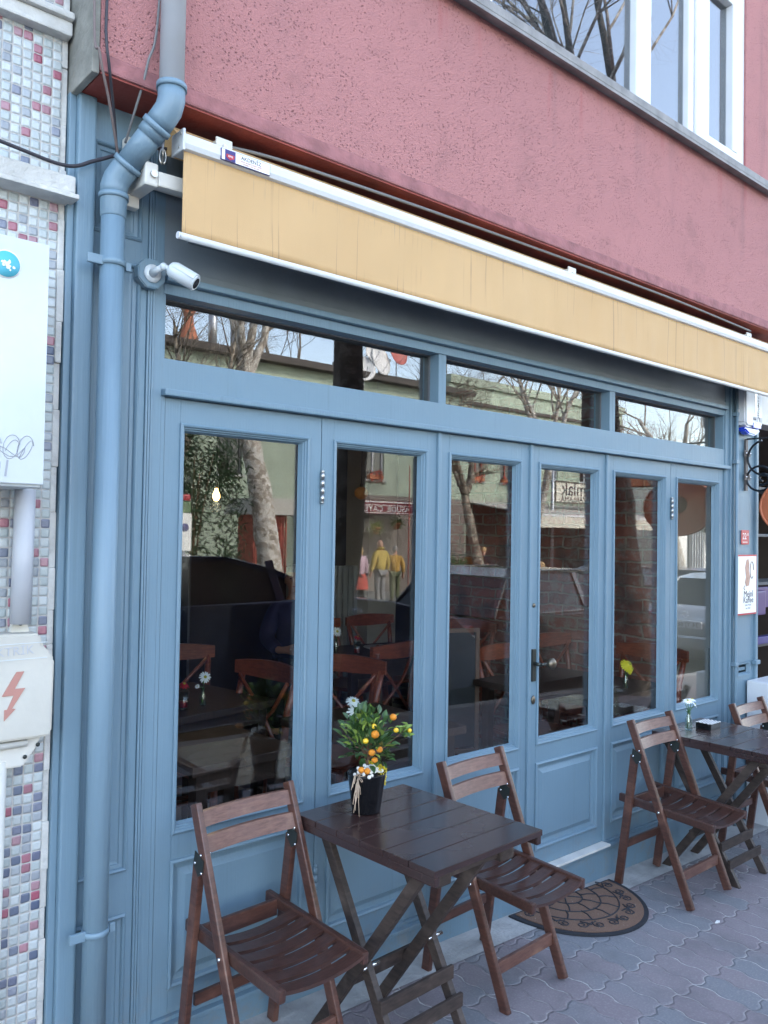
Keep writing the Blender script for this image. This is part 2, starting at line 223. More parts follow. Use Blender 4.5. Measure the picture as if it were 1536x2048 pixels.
M = dict(
 blue=blue_paint(), pipe=blue_paint('blue_pipe_paint', (.160,.242,.300)), tiles=mosaic_mat(), paver=paver_mat(), brick=brick_mat(),
 stucco=stucco_mat(), checker=checker_mat(), canvas=awning_mat(), coir=mat_coir(), bark=bark_mat(), shadebark=bark_mat('painted_shade_bark', (.10,.085,.07), (.035,.028,.022)), bark2=bark_mat('pale_bark', (.50,.47,.42), (.26,.22,.18)),  # darkest bark is plane bark with the near trunks' shade put into its colour
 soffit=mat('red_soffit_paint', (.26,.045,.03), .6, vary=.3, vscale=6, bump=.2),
 redtrim=mat('smooth_pink_render', (.30,.125,.125), .85, vary=.3, vscale=12, bump=.6, bscale=40),
 concrete=mat('grey_concrete', (.36,.36,.35), .9, vary=.22, vscale=9, bump=.5, bscale=70),
 oldplaster=mat('cracked_plaster', (.42,.41,.38), .9, bump=.8, bscale=35, col2=(.60,.59,.55), vscale=11),
 dirtyplaster=mat('dirty_grey_plaster', (.10,.10,.085), .9, bump=.8, bscale=30, col2=(.30,.29,.25), vscale=7),
 oldpvc=mat('yellowed_old_plastic', (.50,.48,.42), .5, vary=.10, vscale=6, bump=.12, bscale=30),
 ironbar=mat('worn_iron_bar', (.10,.085,.08), .5, .3, vary=.3, vscale=40),
 figuretan=mat('pale_figure_print', (.45,.27,.20), .5, vary=.2, vscale=40),
 marble=mat('grey_sill_stone', (.22,.21,.20), .6, vary=.3, vscale=10, bump=.2, bscale=50),
 pvc=mat('white_pvc', (.64,.65,.66), .3, vary=.04), whitemetal=mat('white_painted_metal', (.54,.58,.59), .38, vary=.12, vscale=3, bump=.10, bscale=8),
 alu=mat('white_awning_aluminium', (.60,.61,.60), .38, vary=.04), beige=mat('cream_powder_coat', (.58,.56,.50), .45, vary=.06),
 steel=mat('brushed_steel', (.5,.49,.46), .3, 1), chrome=mat('shiny_screw', (.75,.75,.75), .12, 1), darkmetal=mat('dark_hinge_metal', (.05,.055,.05), .4, .6),
 brass=mat('aged_brass', (.20,.17,.13), .42, 1, vary=.2), iron=mat('black_iron', (.012,.015,.02), .35, .3),
 pipegrey=mat('grey_plastic_pipe', (.42,.43,.45), .45, vary=.1, vscale=4), wire=mat('dark_cable_rubber', (.035,.032,.04), .6), wire2=mat('brown_cable', (.16,.12,.11), .6), wireg=mat('grey_cable', (.17,.17,.17), .6),
 chairwood=wood_mat('reddish_brown_teak', (.046,.018,.012), (.105,.042,.028), .38, (3,3,14), .3, worn=(.19,.085,.055)),
 slatwood=wood_mat('worn_slat_teak', (.085,.036,.026), (.175,.083,.058), .42, (4,20,20), .2, worn=(.30,.17,.11)),
 seatwood=wood_mat('seat_slat_teak', (.034,.015,.011), (.078,.034,.025), .35, (4,20,20), .3),
 tablewood=wood_mat('black_brown_table_top', (.020,.010,.009), (.050,.025,.022), .24, (4,25,25), .5, .06),
 legwood=wood_mat('dark_weathered_leg_wood', (.022,.015,.012), (.062,.042,.033), .55, (3,3,14), 0, worn=(.14,.105,.085)),
 glass=glass_mat('window_glass', .066, (.93,.95,.94)), transomglass=glass_mat('transom_glass', .10, (.85,.87,.86)), vase=glass_mat('vase_glass', .10, (.86,.92,.90)),
 black=mat('black_glazed_pot', (.006,.006,.007), .22, spec=.4), soil=mat('potting_soil', (.03,.02,.014), 1, bump=1),
 leaf=mat('dark_citrus_leaf', (.042,.092,.026), .35, vary=.45, vscale=30), leaf2=mat('light_citrus_leaf', (.20,.29,.055), .4, vary=.3, vscale=30),
 orange=mat('orange_fruit_skin', (.70,.24,.012), .42, bump=.5, bscale=600, vary=.25, vscale=45), yellowfruit=mat('ripening_fruit_skin', (.80,.50,.03), .35),
 berry=mat('white_berry', (.72,.71,.66), .45), mimosa=mat('yellow_mimosa', (.75,.58,.02), .7), petal=mat('white_petal', (.85,.87,.85), .6), ypetal=mat('yellow_petal', (.85,.72,.02), .6), eye=mat('flower_centre', (.45,.42,.04), .8),
 stem=mat('green_stem', (.07,.16,.03), .5), twine=mat('raffia_twine', (.50,.38,.28), .9), bark3=mat('citrus_stem_bark', (.16,.09,.05), .8),
 rubber=mat('black_rubber', (.018,.020,.026), .7, vary=.2, bump=.2), stone=mat('threshold_marble', (.62,.61,.57), .4, vary=.12, vscale=12),
 indoorwood=wood_mat('indoor_dark_wood', (.016,.009,.007), (.042,.020,.014), .6, (14,2,2), 0), bentwood=wood_mat('red_brown_bentwood', (.16,.035,.018), (.30,.075,.035), .3, (3,3,14), .4),
 dark=mat('dark_interior_paint', (.075,.055,.045), .8, vary=.2, vscale=3), cream=mat('cream_wall_paint', (.50,.44,.36), .8, vary=.06, vscale=3), darkgrey=mat('dark_grey_paint', (.10,.105,.11), .6),
 radiator=mat('grey_radiator_enamel', (.36,.37,.36), .4), board=mat('blackboard', (.02,.022,.025), .7, vary=.3), boardframe=mat('board_frame_wood', (.17,.10,.07), .6),
 redgloss=mat('red_enamel', (.42,.02,.035), .35), signwhite=mat('sign_white', (.80,.80,.77), .35), ink=mat('black_ink', (.02,.02,.03), .6), redink=mat('red_ink', (.42,.05,.05), .6), navy=mat('navy_ink', (.04,.03,.16), .5), pencil=mat('pencil_grey', (.33,.34,.37), .7), palered=mat('faded_red_print', (.42,.20,.16), .6),
 teal=mat('teal_sticker', (.06,.40,.52), .5, col2=(.12,.48,.60), vscale=12), bluelens=mat('blue_strobe_lens', (.01,.05,.62), .12, coat=1), orangelens=mat('terracotta_sign_board', (.46,.13,.055), .5, vary=.1, vscale=10),
 purple=mat('purple_panel', (.05,.015,.12), .4), bottle=mat('shop_bottle', (.10,.05,.16), .2), skin=mat('skin', (.50,.27,.19), .55), hair=mat('brown_hair', (.09,.05,.03), .7), greyhair=mat('grey_hair', (.30,.28,.26), .7), blond=mat('blond_hair', (.42,.27,.13), .7),
 yjacket=mat('mustard_jacket_cloth', (.45,.32,.07), .8, vary=.15, vscale=9), ochre=mat('ochre_jacket_cloth', (.48,.28,.07), .8), pink=mat('pink_tweed_cloth', (.48,.33,.38), .9, vary=.2, vscale=60), greytr=mat('grey_trouser_cloth', (.22,.21,.21), .9), darkcl=mat('dark_cloth', (.02,.02,.028), .9), navycl=mat('navy_cloth', (.025,.025,.075), .9), orangecl=mat('orange_cloth', (.60,.16,.05), .9), redcl=mat('red_cloth', (.45,.08,.06), .9), olive=mat('olive_cloth', (.12,.13,.07), .9),
 sage=mat('sage_green_render', (.36,.42,.33), .85, vary=.10, vscale=2, bump=.3), eave=mat('dark_brown_fascia', (.055,.045,.04), .7, vary=.25, vscale=3), whitewall=mat('white_render', (.78,.77,.73), .85, vary=.05), rooftile=mat('orange_roof_tiles', (.45,.16,.09), .8, vary=.3, vscale=9, bump=.7, bscale=12),
 maroon=mat('maroon_awning_canvas', (.17,.010,.028), .7), creamcanvas=mat('cream_awning_canvas', (.62,.59,.50), .8, vary=.05), greycanvas=mat('grey_awning_canvas', (.45,.43,.39), .8), redwood=mat('red_painted_wood', (.36,.075,.05), .6, vary=.2, vscale=12), brownwall=mat('grey_brown_cafe_wall', (.20,.17,.15), .8, vary=.08), terracotta=mat('terracotta', (.50,.17,.08), .8),
 asphalt=mat('asphalt', (.042,.042,.045), .9, vary=.25, vscale=6, bump=.6, bscale=150), farpave=mat('pale_far_paving', (.20,.19,.18), .9, vary=.15, vscale=4), kerb=mat('granite_kerb', (.33,.32,.31), .8, vary=.15, vscale=20, bump=.3),
 carblue=mat('dark_blue_car_paint', (.016,.028,.075), .25, .3, coat=1), carsilver=mat('silver_car_paint', (.42,.44,.46), .3, .5, coat=1), carwhite=mat('white_car_paint', (.7,.71,.72), .3, 0, coat=1), cargrey=mat('grey_car_paint', (.035,.037,.042), .3, .4, coat=1), carglass=mat('dark_car_glass', (.012,.015,.018), .08, spec=.4), tyre=mat('tyre_rubber', (.02,.02,.02), .8), lampred=mat('red_tail_lamp', (.35,.01,.01), .15, coat=1), lampw=mat('clear_headlamp', (.6,.62,.65), .1, coat=1), plate=mat('number_plate_white', (.72,.73,.75), .4),
 dish=mat('white_satellite_dish', (.68,.67,.66), .5), reddish=mat('red_satellite_dish', (.42,.10,.08), .5), zinc=mat('zinc_flue', (.45,.47,.50), .35, .7), oleander=mat('oleander_leaf', (.035,.075,.03), .5, vary=.5, vscale=5), geranium=mat('red_geranium', (.55,.06,.03), .7), bush=mat('green_bush', (.06,.14,.03), .6, vary=.4, vscale=8),
 bulb=mat('lit_filament_bulb', (1,.6,.2), .3, emit=(1.0,.62,.25), es=9), amber=mat('amber_lamp_shade', (.30,.12,.025), .5, emit=(1,.42,.10), es=.03), shutter=mat('grey_sign_band_paint', (.165,.20,.225), .5, vary=.15, vscale=4, bump=.1), winpane=mat('dark_window_pane', (.03,.035,.04), .05, spec=.7), salt=mat('checked_box_white', (.75,.75,.75), .5), ceiling=mat('dark_ceiling_paint', (.06,.055,.05), .9), curtain=mat('grey_net_curtain', (.38,.39,.38), .9, vary=.15, vscale=3))

# ------------------------------------------------------------------ mesh builder
class MB:
    def __init__(s): s.bm = bmesh.new()
    def _add(s, vs, fs):
        v = [s.bm.verts.new(p) for p in vs]
        for f in fs:
            try: s.bm.faces.new([v[i] for i in f])
            except ValueError: pass
        return v
    def box(s, x0, x1, y0, y1, z0, z1, bev=0, mtx=None):
        if x0 > x1: x0, x1 = x1, x0
        if y0 > y1: y0, y1 = y1, y0
        if z0 > z1: z0, z1 = z1, z0
        t = bmesh.new(); bmesh.ops.create_cube(t, size=1)
        for v in t.verts: v.co = Vector(((x0+x1)/2+v.co.x*(x1-x0), (y0+y1)/2+v.co.y*(y1-y0), (z0+z1)/2+v.co.z*(z1-z0)))
        if bev:
            bmesh.ops.bevel(t, geom=list(t.edges), offset=min(bev, .45*min(x1-x0, y1-y0, z1-z0)), segments=2, affect='EDGES', profile=.6)
        s.merge(t, mtx); return s
    def merge(s, t, mtx=None):
        if mtx is not None: bmesh.ops.transform(t, matrix=mtx, verts=t.verts)
        mp = {}
        for v in t.verts: mp[v] = s.bm.verts.new(v.co)
        for f in t.faces: 
            nf = s.bm.faces.new([mp[v] for v in f.verts]); nf.smooth = f.smooth
        t.free()
    def bar(s, a, b, w, h, up=(0,0,1), bev=.002):
        """bar with rectangular section w (sideways) by h (along 'up') from a to b"""
        a, b = Vector(a), Vector(b); d = b-a; L = d.length; d.normalize(); u = Vector(up)
        sd = d.cross(u).normalized(); u = sd.cross(d).normalized()
        mt = Matrix((d, sd, u)).transposed().to_4x4(); mt.translation = (a+b)/2
        return s.box(-L/2, L/2, -w/2, w/2, -h/2, h/2, bev, mt)
    def tube(s, pts, r, seg=10, cap=True, smooth=True):
        pts = [Vector(p) for p in pts]; rs = r if isinstance(r, (list, tuple)) else [r]*len(pts); rings = []; pu = None
        for i, p in enumerate(pts):
            d = (pts[min(i+1, len(pts)-1)]-pts[max(i-1, 0)]).normalized()
            if pu is None: pu = Vector((0,0,1)) if abs(d.z) < .9 else Vector((1,0,0))
            sd = d.cross(pu).normalized(); u = sd.cross(d).normalized(); pu = u
            rings.append([s.bm.verts.new(p+(sd*math.cos(2*math.pi*k/seg)+u*math.sin(2*math.pi*k/seg))*rs[i]) for k in range(seg)])
        for a, b in zip(rings, rings[1:]):
            for k in range(seg): f = s.bm.faces.new((a[k], a[(k+1) % seg], b[(k+1) % seg], b[k])); f.smooth = smooth
        if cap:
            for q in (rings[0][::-1], rings[-1]):
                try: s.bm.faces.new(q)
                except ValueError: pass
        return s
    def lathe(s, prof, c=(0,0,0), seg=24, axis='z', mtx=None):
        t = bmesh.new(); rings = []
        for r, z in prof:
            rings.append([t.verts.new((r*math.cos(2*math.pi*k/seg), r*math.sin(2*math.pi*k/seg), z)) for k in range(seg)])
        for a, b in zip(rings, rings[1:]):
            for k in range(seg): f = t.faces.new((a[k], a[(k+1) % seg], b[(k+1) % seg], b[k])); f.smooth = True
        bmesh.ops.remove_doubles(t, verts=t.verts, dist=1e-6)
        q = Matrix.Translation(c)
        if axis == 'y': q = q @ Matrix.Rotation(R(90), 4, 'X')
        if axis == 'x': q = q @ Matrix.Rotation(R(90), 4, 'Y')
        s.merge(t, (mtx or Matrix()) @ q); return s
    def ball(s, c, r, sc=(1,1,1), sub=2):
        t = bmesh.new(); bmesh.ops.create_icosphere(t, subdivisions=sub, radius=r)
        for f in t.faces: f.smooth = True
        s.merge(t, Matrix.Translation(c) @ Matrix.Diagonal((*sc, 1))); return s
    def ring(s, x0, x1, z0, z1, prof, yo=0):
        """mitred moulding round a rectangle in the xz plane; prof = [(inset, y)...]"""
        loops = []
        for i, y in prof:
            loops.append([s.bm.verts.new(p) for p in ((x0+i, yo+y, z0+i), (x1-i, yo+y, z0+i), (x1-i, yo+y, z1-i), (x0+i, yo+y, z1-i))])
        for a, b in zip(loops, loops[1:]):
            for k in range(4): s.bm.faces.new((a[k], a[(k+1) % 4], b[(k+1) % 4], b[k]))
        return s
    def prism(s, poly, y0, y1, plane='xz', bev=0):
        t = bmesh.new()
        def P(a, b, c): return {'xz': (a, c, b), 'xy': (a, b, c), 'yz': (c, a, b)}[plane]
        A = [t.verts.new(P(a, b, y0)) for a, b in poly]; B = [t.verts.new(P(a, b, y1)) for a, b in poly]; n = len(poly)
        t.faces.new(A); t.faces.new(B[::-1])
        for k in range(n): t.faces.new((A[k], B[k], B[(k+1) % n], A[(k+1) % n]))
        bmesh.ops.recalc_face_normals(t, faces=t.faces)
        if bev: bmesh.ops.bevel(t, geom=list(t.edges), offset=bev, segments=2, affect='EDGES')
        s.merge(t); return s
    def quad(s, pts): s._add(pts, [tuple(range(len(pts)))]); return s
    def build(s, name, material, parent=None, recalc=True):
        if recalc: bmesh.ops.recalc_face_normals(s.bm, faces=s.bm.faces)
        me = bpy.data.meshes.new(name); s.bm.to_mesh(me); s.bm.free(); me.materials.append(M[material] if isinstance(material, str) else material)
        o = bpy.data.objects.new(name, me); C.objects.link(o)
        if parent: o.parent = parent
        return o
def tag(o, label=None, cat=None, group=None, kind=None):
    if label: o['label'] = label
    if cat: o['category'] = cat
    if group: o['group'] = group
    if kind: o['kind'] = kind
    return o
def thing(name, label, cat, loc=(0,0,0), rz=0, group=None):
    o = bpy.data.objects.new(name, None); C.objects.link(o); o.location = loc; o.rotation_euler = (0,0,rz); o.empty_display_size = .1
    return tag(o, label, cat, group)
def copy_tree(o, parent=None):
    c = o.copy(); C.objects.link(c); c.parent = parent
    for ch in [k for k in bpy.data.objects if k.parent == o]: copy_tree(ch, c)
    return c
def place(o, loc, rz=0, label=None, sc=None):
    o.location = loc; o.rotation_euler = (0,0,rz)
    if label: o['label'] = label
    if sc: o.scale = (sc,)*3
    return o
def text(parent, s, size, material, mtx, name='lettering', ext=.0006, align='CENTER', sx=1.0, shear=0):
    cu = bpy.data.curves.new('t', 'FONT'); cu.body = s; cu.size = size; cu.extrude = ext; cu.align_x = align; cu.align_y = 'CENTER'; cu.resolution_u = 3; cu.shear = shear
    t = bpy.data.objects.new('t', cu); C.objects.link(t); bpy.context.view_layer.update()
    me = bpy.data.meshes.new_from_object(t.evaluated_get(bpy.context.evaluated_depsgraph_get()))
    bpy.data.objects.remove(t); me.transform(Matrix.Diagonal((sx, 1, 1, 1))); me.transform(mtx); me.materials.clear(); me.materials.append(M[material])
    o = bpy.data.objects.new(name, me); C.objects.link(o); o.parent = parent; return o
FRONT = lambda x, y, z, tilt=0: Matrix.Translation((x, y, z)) @ Matrix.Rotation(R(90), 4, 'X') @ Matrix.Rotation(tilt, 4, 'Z')   # reads from -y
OPP = lambda x, y, z: Matrix.Translation((x, y, z)) @ Matrix.Rotation(R(180), 4, 'Z') @ Matrix.Rotation(R(90), 4, 'X')           # reads from +y
gz = lambda x: .095-.029*x                      # the pavement falls gently to the right
rnd = random.Random(7)

# ------------------------------------------------------------------ ground
def sheet(name, xs, ys, zf, material, label=None):
    b = MB(); 
    vs = [[b.bm.verts.new((x, y, zf(x, y))) for y in ys] for x in xs]
    for i in range(len(xs)-1):
        for j in range(len(ys)-1): b.bm.faces.new((vs[i][j], vs[i+1][j], vs[i+1][j+1], vs[i][j+1]))
    return tag(b.build(name, material), kind='structure')
cl = lambda x: max(-20, min(60, x))
sheet('ground', [-400, -20, 60, 400], [-400, -3, 400], lambda x, y: gz(cl(x))-.20, 'asphalt')
sheet('pavement', [-12, 0, 12, 40], [-3.2, -1.5, -.16], lambda x, y: gz(x), 'paver')
sheet('concrete_strip', [-12, 0, 12, 40], [-.17, .02], lambda x, y: gz(x)+.004, 'concrete')
sheet('road', [-20, 60], [-12.2, -3.3], lambda x, y: gz(x)-.14, 'asphalt')
sheet('far_pavement', [-20, 60], [-21.5, -12.3], lambda x, y: gz(x)-.03, 'farpave')
for yk, nm in ((-3.26, 'kerb'), (-12.24, 'kerb')):
    b = MB(); b.bar((-20, yk, gz(-20)-.09), (60, yk, gz(60)-.09), .13, .19, bev=.01); tag(b.build(nm, 'kerb'), kind='structure')

# ------------------------------------------------------------------ cafe building
cafe = thing('cafe_building', 'red stucco building whose ground floor is a blue timber cafe front with folding glass doors', 'building', (0,0,0))
WX0, WX1, WZ0, WZ1, WY = 1.55, 4.47, 3.62, 5.15, -.16
b = MB()
b.box(.828, 4.78, WY, 0.14, 2.86, WZ0); b.box(.828, WX0, WY, .14, WZ0, WZ1); b.box(WX1, 4.78, WY, .14, WZ0, WZ1); b.box(.828, 4.78, WY, .14, WZ1, 9)
b.box(4.78, 9.6, WY+.035, .14, 2.86, 9)
b.build('upper_wall', 'stucco', cafe)
b = MB(); b.box(.828, 9.6, WY-.003, .1, 2.812, 2.86, .006); b.build('wall_foot_band', 'redtrim', cafe)
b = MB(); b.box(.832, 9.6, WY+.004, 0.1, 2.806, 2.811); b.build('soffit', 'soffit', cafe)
b = MB(); b.box(.806, .8265, WY-.002, .1, 2.80, 9, .004); b.build('side_return', 'dirtyplaster', cafe)
b = MB(); b.box(.84, 9.6, .14, 8.5, 2.9, 9); b.build('upper_storey_core', 'dark', cafe)
b = MB(); b.box(WX0-.2, 4.76, WY-.055, .02, WZ0-.035, WZ0+.002, .003); b.box(WX0-.2, 4.76, WY-.055, WY-.043, WZ0-.05, WZ0-.036, .001); b.build('window_sill', 'marble', cafe)
win = tag(bpy.data.objects.new('upper_window', None), kind=None); C.objects.link(win); win.parent = cafe
b = MB(); f0, f1 = WY+.012, WY+.075
b.box(WX0, WX1, f0, f1, WZ0, WZ0+.05, .004); b.box(WX0, WX1, f0, f1, WZ1-.06, WZ1, .004); b.box(WX0, WX0+.06, f0, f1, WZ0+.05, WZ1-.06, .004)
b.box(3.384, 3.514, f0-.004, f1, WZ0+.05, WZ1-.06, .006); b.box(3.870, 3.925, f0, f1, WZ0+.05, WZ1-.06, .005); b.box(3.930, 4.065, f0-.012, f1, WZ0+.045, WZ1-.06, .008)
b.box(4.385, WX1, f0-.002, f1, WZ0+.05, WZ1-.06, .005)
b.box(2.35, 2.40, f0+.02, f1, WZ0+.05, WZ1-.06, .004)
# opening sash
b.box(4.065, 4.385, f0-.006, f1, WZ0+.048, WZ0+.10, .006); b.box(4.325, 4.382, f0-.009, f1, WZ0+.10, WZ1-.62, .006); b.box(4.065, 4.385, f0-.006, f1, WZ1-.62, WZ1-.56, .006)
b.build('window_frame', 'pvc', win)
b = MB()
for a, c in ((WX0+.05, 3.39), (3.51, 3.872), (4.06, 4.33)):
    b.box(a, c, f0+.03, f0+.034, WZ0+.04, WZ1-.05)
b.build('window_pane', glass_mat('upper_window_glass', .15, (.55,.57,.58)), win)
b = MB(); b.box(WX0-.05, WX1+.05, .02, .05, WZ0-.05, WZ1+.1); b.build('net_curtain', 'curtain', win)

# shell of the cafe room
FL = .05
b = MB(); b.box(-2, 4.74, .06, 4.3, FL-.06, FL); b.box(4.74, 6.6, 2.5, 4.3, FL-.06, FL); b.build('floor', 'checker', cafe)
b = MB(); b.box(-2, 6.7, .14, 4.5, 2.74, 2.80); b.build('ceiling', 'ceiling', cafe)
b = MB(); b.box(4.74, 4.93, .45, 2.5, FL, 2.74); b.build('brick_wall', 'brick', cafe)
b = MB(); b.box(4.705, 4.93, .13, .449, FL, 2.74, .004); b.box(4.66, 4.704, .14, .16, FL, .95, .003); b.build('cream_pier', 'cream', cafe)
b = MB(); b.box(-2, 6.6, 4.3, 4.4, FL, 2.74); b.build('back_wall', 'dark', cafe)
b = MB(); b.box(6.6, 6.7, 2.4, 4.4, FL, 2.74); b.build('end_wall', 'dark', cafe)
b = MB(); b.box(-2.05, -1.95, .05, 4.3, FL, 2.74); b.build('side_wall', 'dark', cafe)
b = MB(); b.box(4.78, 5.12, 3.42, 3.75, FL, 2.74, .004); b.build('cream_column', 'cream', cafe)

# pilasters and blue timber
def groove_panel(b, x0, x1, z0, z1, y=0):
    b.ring(x0, x1, z0, z1, [(0, 0), (0, -.004), (.006, -.008), (.010, -.004), (.012, .004), (.022, .006), (.024, .010), (.030, .012)], y)
    b.quad([(x0+.030, y+.012, z0+.030), (x1-.030, y+.012, z0+.030), (x1-.030, y+.012, z1-.030), (x0+.030, y+.012, z1-.030)])
b = MB()
b.box(.824, .875, -.030, .06, -.05, 2.806, .006)                      # outer stile
b.box(.805, .824, -.012, .06, -.05, 2.806, .003)
b.box(1.025, 1.045, -.006, .06, -.05, 2.806, .002)
for a, c in ((-.05, .06), (.50, .62), (2.37, 2.44), (2.70, 2.806)): b.box(.875, 1.025, -.006, .06, a, c)
for a, c in ((.06, .50), (.62, 2.37), (2.44, 2.70)): groove_panel(b, .875, 1.025, a, c, -.006)
for i, xx in enumerate((1.046, 1.054, 1.062)): b.box(xx, xx+.007, -.012, .06, -.05, 2.806, .003)
b.box(1.070, 1.098, -.006, .06, -.05, 2.806, .002)
b.build('pilaster', 'blue', cafe)
b = MB()
b.box(4.560, 4.600, -.010, .06, -.05, 2.806, .003); b.box(4.600, 4.612, -.022, .06, -.05, 2.806, .003); b.box(4.612, 4.655, -.004, .06, -.05, 2.806, .002)
b.box(4.655, 4.905, -.014, .06, -.05, .80); b.box(4.655, 4.905, -.014, .06, .88, 2.806, .002)
b.box(4.655, 4.70, -.014, .06, .80, .88); b.box(4.86, 4.905, -.014, .06, .80, .88)
b.ring(4.70, 4.86, .80, .88, [(0, -.014), (0, -.02), (.008, -.02), (.02, .0), (.03, .0)]); b.quad([(4.72, .0, .82), (4.84, .0, .82), (4.84, .0, .86), (4.72, .0, .86)])
b.box(4.905, 4.935, -.030, .06, -.05, 2.806, .006); b.box(4.88, 4.935, -.045, -.015, .86, .885, .004)
b.build('pilaster', 'blue', cafe)
# sign band under the soffit
b = MB(); b.box(1.098, 4.56, -.004, .06, 2.3585, 2.806)
b.ring(1.17, 4.5, 2.475, 2.77, [(0, -.004), (0, -.010), (.012, -.012), (.016, -.0045)]); 
b.box(1.098, 4.56, -.010, -.0045, 2.3585, 2.384, .002)
b.build('sign_band', 'shutter', cafe)
b = MB(); b.box(1.098, 4.56, -.030, .06, 2.338, 2.358, .004); b.box(1.098, 4.56, -.006, .09, 2.305, 2.337, .002)
b.build('lintel_moulding', 'blue', cafe)
# transom windows
b = MB(); b.box(1.098, 4.58, -.004, .09, 2.018, 2.112, .002); b.box(1.098, 4.58, -.032, .02, 1.998, 2.018, .004); b.build('transom_rail', 'blue', cafe)
TX = [(1.108, 2.258), (2.299, 3.419), (3.465, 4.548)]
for i, (a, c) in enumerate(TX):
    t = bpy.data.objects.new('transom_window', None); C.objects.link(t); t.parent = cafe
    b = MB()
    lo = 1.098 if i == 0 else a-.0205 if i == 1 else a-.023; hi = 4.56 if i == 2 else c+.0205 if i == 0 else c+.023
    b.box(lo, a, -.001, .09, 2.112, 2.305, .0015); b.build('mullion', 'blue', t)
    b = MB(); b.box(c, hi, -.001, .09, 2.112, 2.305, .0015); b.build('mullion', 'blue', t)
    b = MB(); b.box(a, c, .047, .075, 2.106, 2.114); b.box(a, c, .047, .075, 2.301, 2.308); b.box(a, a+.006, .047, .075, 2.114, 2.301); b.box(c-.006, c, .047, .075, 2.114, 2.301); b.build('putty_bead', 'darkgrey', t)
    b = MB(); b.box(a+.0, c, .053, .057, 2.112, 2.305); b.build('pane', 'transomglass', t)
# folding door leaves
DX = [1.112, 1.697, 2.269, 2.831, 3.402, 3.984, 4.552]
LZ0, LZ1 = .158, 1.996
leaf_labels = ['leftmost', 'second', 'third', 'fourth', 'fifth', 'sixth']
for i in range(6):
    x0, x1 = DX[i]+.0015, DX[i+1]-.0015
    if i in (1, 2, 3): x1 -= .014 if i != 3 else .014
    L = bpy.data.objects.new('door_leaf', None); C.objects.link(L); L.parent = cafe
    gx0, gx1 = x0+.052, x1-.052; gzb, gzt = .690, 1.922; pz0, pz1 = .238, .608; yb = .045
    b = MB()
    b.box(x0, gx0, 0, yb, LZ0, LZ1, .002); b.box(gx1, x1, 0, yb, LZ0, LZ1, .002)
    b.box(gx0, gx1, .0, yb, gzt, LZ1-.001); b.box(gx0, gx1, .0, yb, pz1, gzb); b.box(gx0, gx1, .0, yb, LZ0+.001, pz0)
    b.build('frame', 'blue', L)
    b = MB()
    b.ring(gx0, gx1, gzb, gzt, [(-.002, 0), (-.002, -.006), (.003, -.009), (.008, -.007), (.010, .001), (.014, .002), (.0155, .009), (.019, .010), (.0205, .018), (.024, .030)])
    b.build('glazing_bead', 'blue', L)
    b = MB()
    b.ring(gx0, gx1, pz0, pz1, [(-.004, 0), (-.004, -.007), (.003, -.010), (.009, -.006), (.012, .006), (.026, .010), (.030, .010), (.048, .001), (.050, .0)])
    b.quad([(gx0+.05, 0, pz0+.05), (gx1-.05, 0, pz0+.05), (gx1-.05, 0, pz1-.05), (gx0+.05, 0, pz1-.05)])
    b.build('panel', 'blue', L)
    b = MB(); b.box(gx0+.015, gx1-.015, .030, .034, gzb+.015, gzt-.015); b.build('pane', 'glass', L)
    if i in (1, 2, 3):
        b = MB(); b.box(x1, x1+.018, -.012, .04, LZ0, LZ1, .004); b.build('cover_strip', 'blue', L)
    if i in (0, 4):
        for zc in (1.755, .412):
            b = MB(); 
            for q in range(4): b.tube([(DX[i+1], -.009, zc-.05+q*.0255), (DX[i+1], -.009, zc-.05+q*.0255+.0235)], .0075, 10)
            b.ball((DX[i+1], -.009, zc+.054), .0065); b.ball((DX[i+1], -.009, zc-.052), .0065)
            b.build('hinge', 'steel' if zc > 1 else 'pipe', L)
    if i == 3:
        b = MB(); hx = x0+.027; b.box(hx-.013, hx+.013, -.008, .002, .968, 1.108, .003); b.tube([(hx, -.006, 1.045), (hx, -.045, 1.045)], .008, 10); b.tube([(hx, -.045, 1.045), (hx+.02, -.050, 1.047), (hx+.045, -.050, 1.042)], .007, 8); b.build('handle', 'darkmetal', L)
        b = MB(); b.lathe([(0, 0), (.014, .001), (.023, .007), (.026, .015), (.020, .024), (.010, .029), (0, .030)], (hx+.06, -.042, 1.045), 14, 'y'); b.build('knob', 'brass', L)
        b = MB(); b.ball((hx, -.004, .888), .016, (.8, .35, 1.25)); b.build('lock_escutcheon', 'brass', L)
        b = MB(); b.ball((hx, -.002, 1.297), .010, (1, .5, 1)); b.build('latch_bolt', 'brass', L)
# jambs
b = MB(); b.box(1.0985, 1.1115, -.004, .06, LZ0-.2, 1.998, .002); b.build('jamb', 'blue', cafe)
b = MB(); b.box(4.5535, 4.5595, -.004, .06, LZ0-.2, 1.998); b.build('jamb', 'blue', cafe)
# plinth and threshold
b = MB()
b.box(1.10, 4.56, -.022, .05, -.12, .128, .006); b.box(1.10, 4.56, -.034, .05, .129, .146, .004); b.build('plinth', 'blue', cafe)
b = MB(); b.box(2.845, 3.395, -.045, .05, .1465, .1575, .002); b.build('threshold', 'stone', cafe)
b = MB(); b.box(1.1, 2.84, -.012, .05, .1465, .1575); b.box(3.40, 4.55, -.012, .05, .1465, .1575); b.build('bottom_rail', 'blue', cafe)

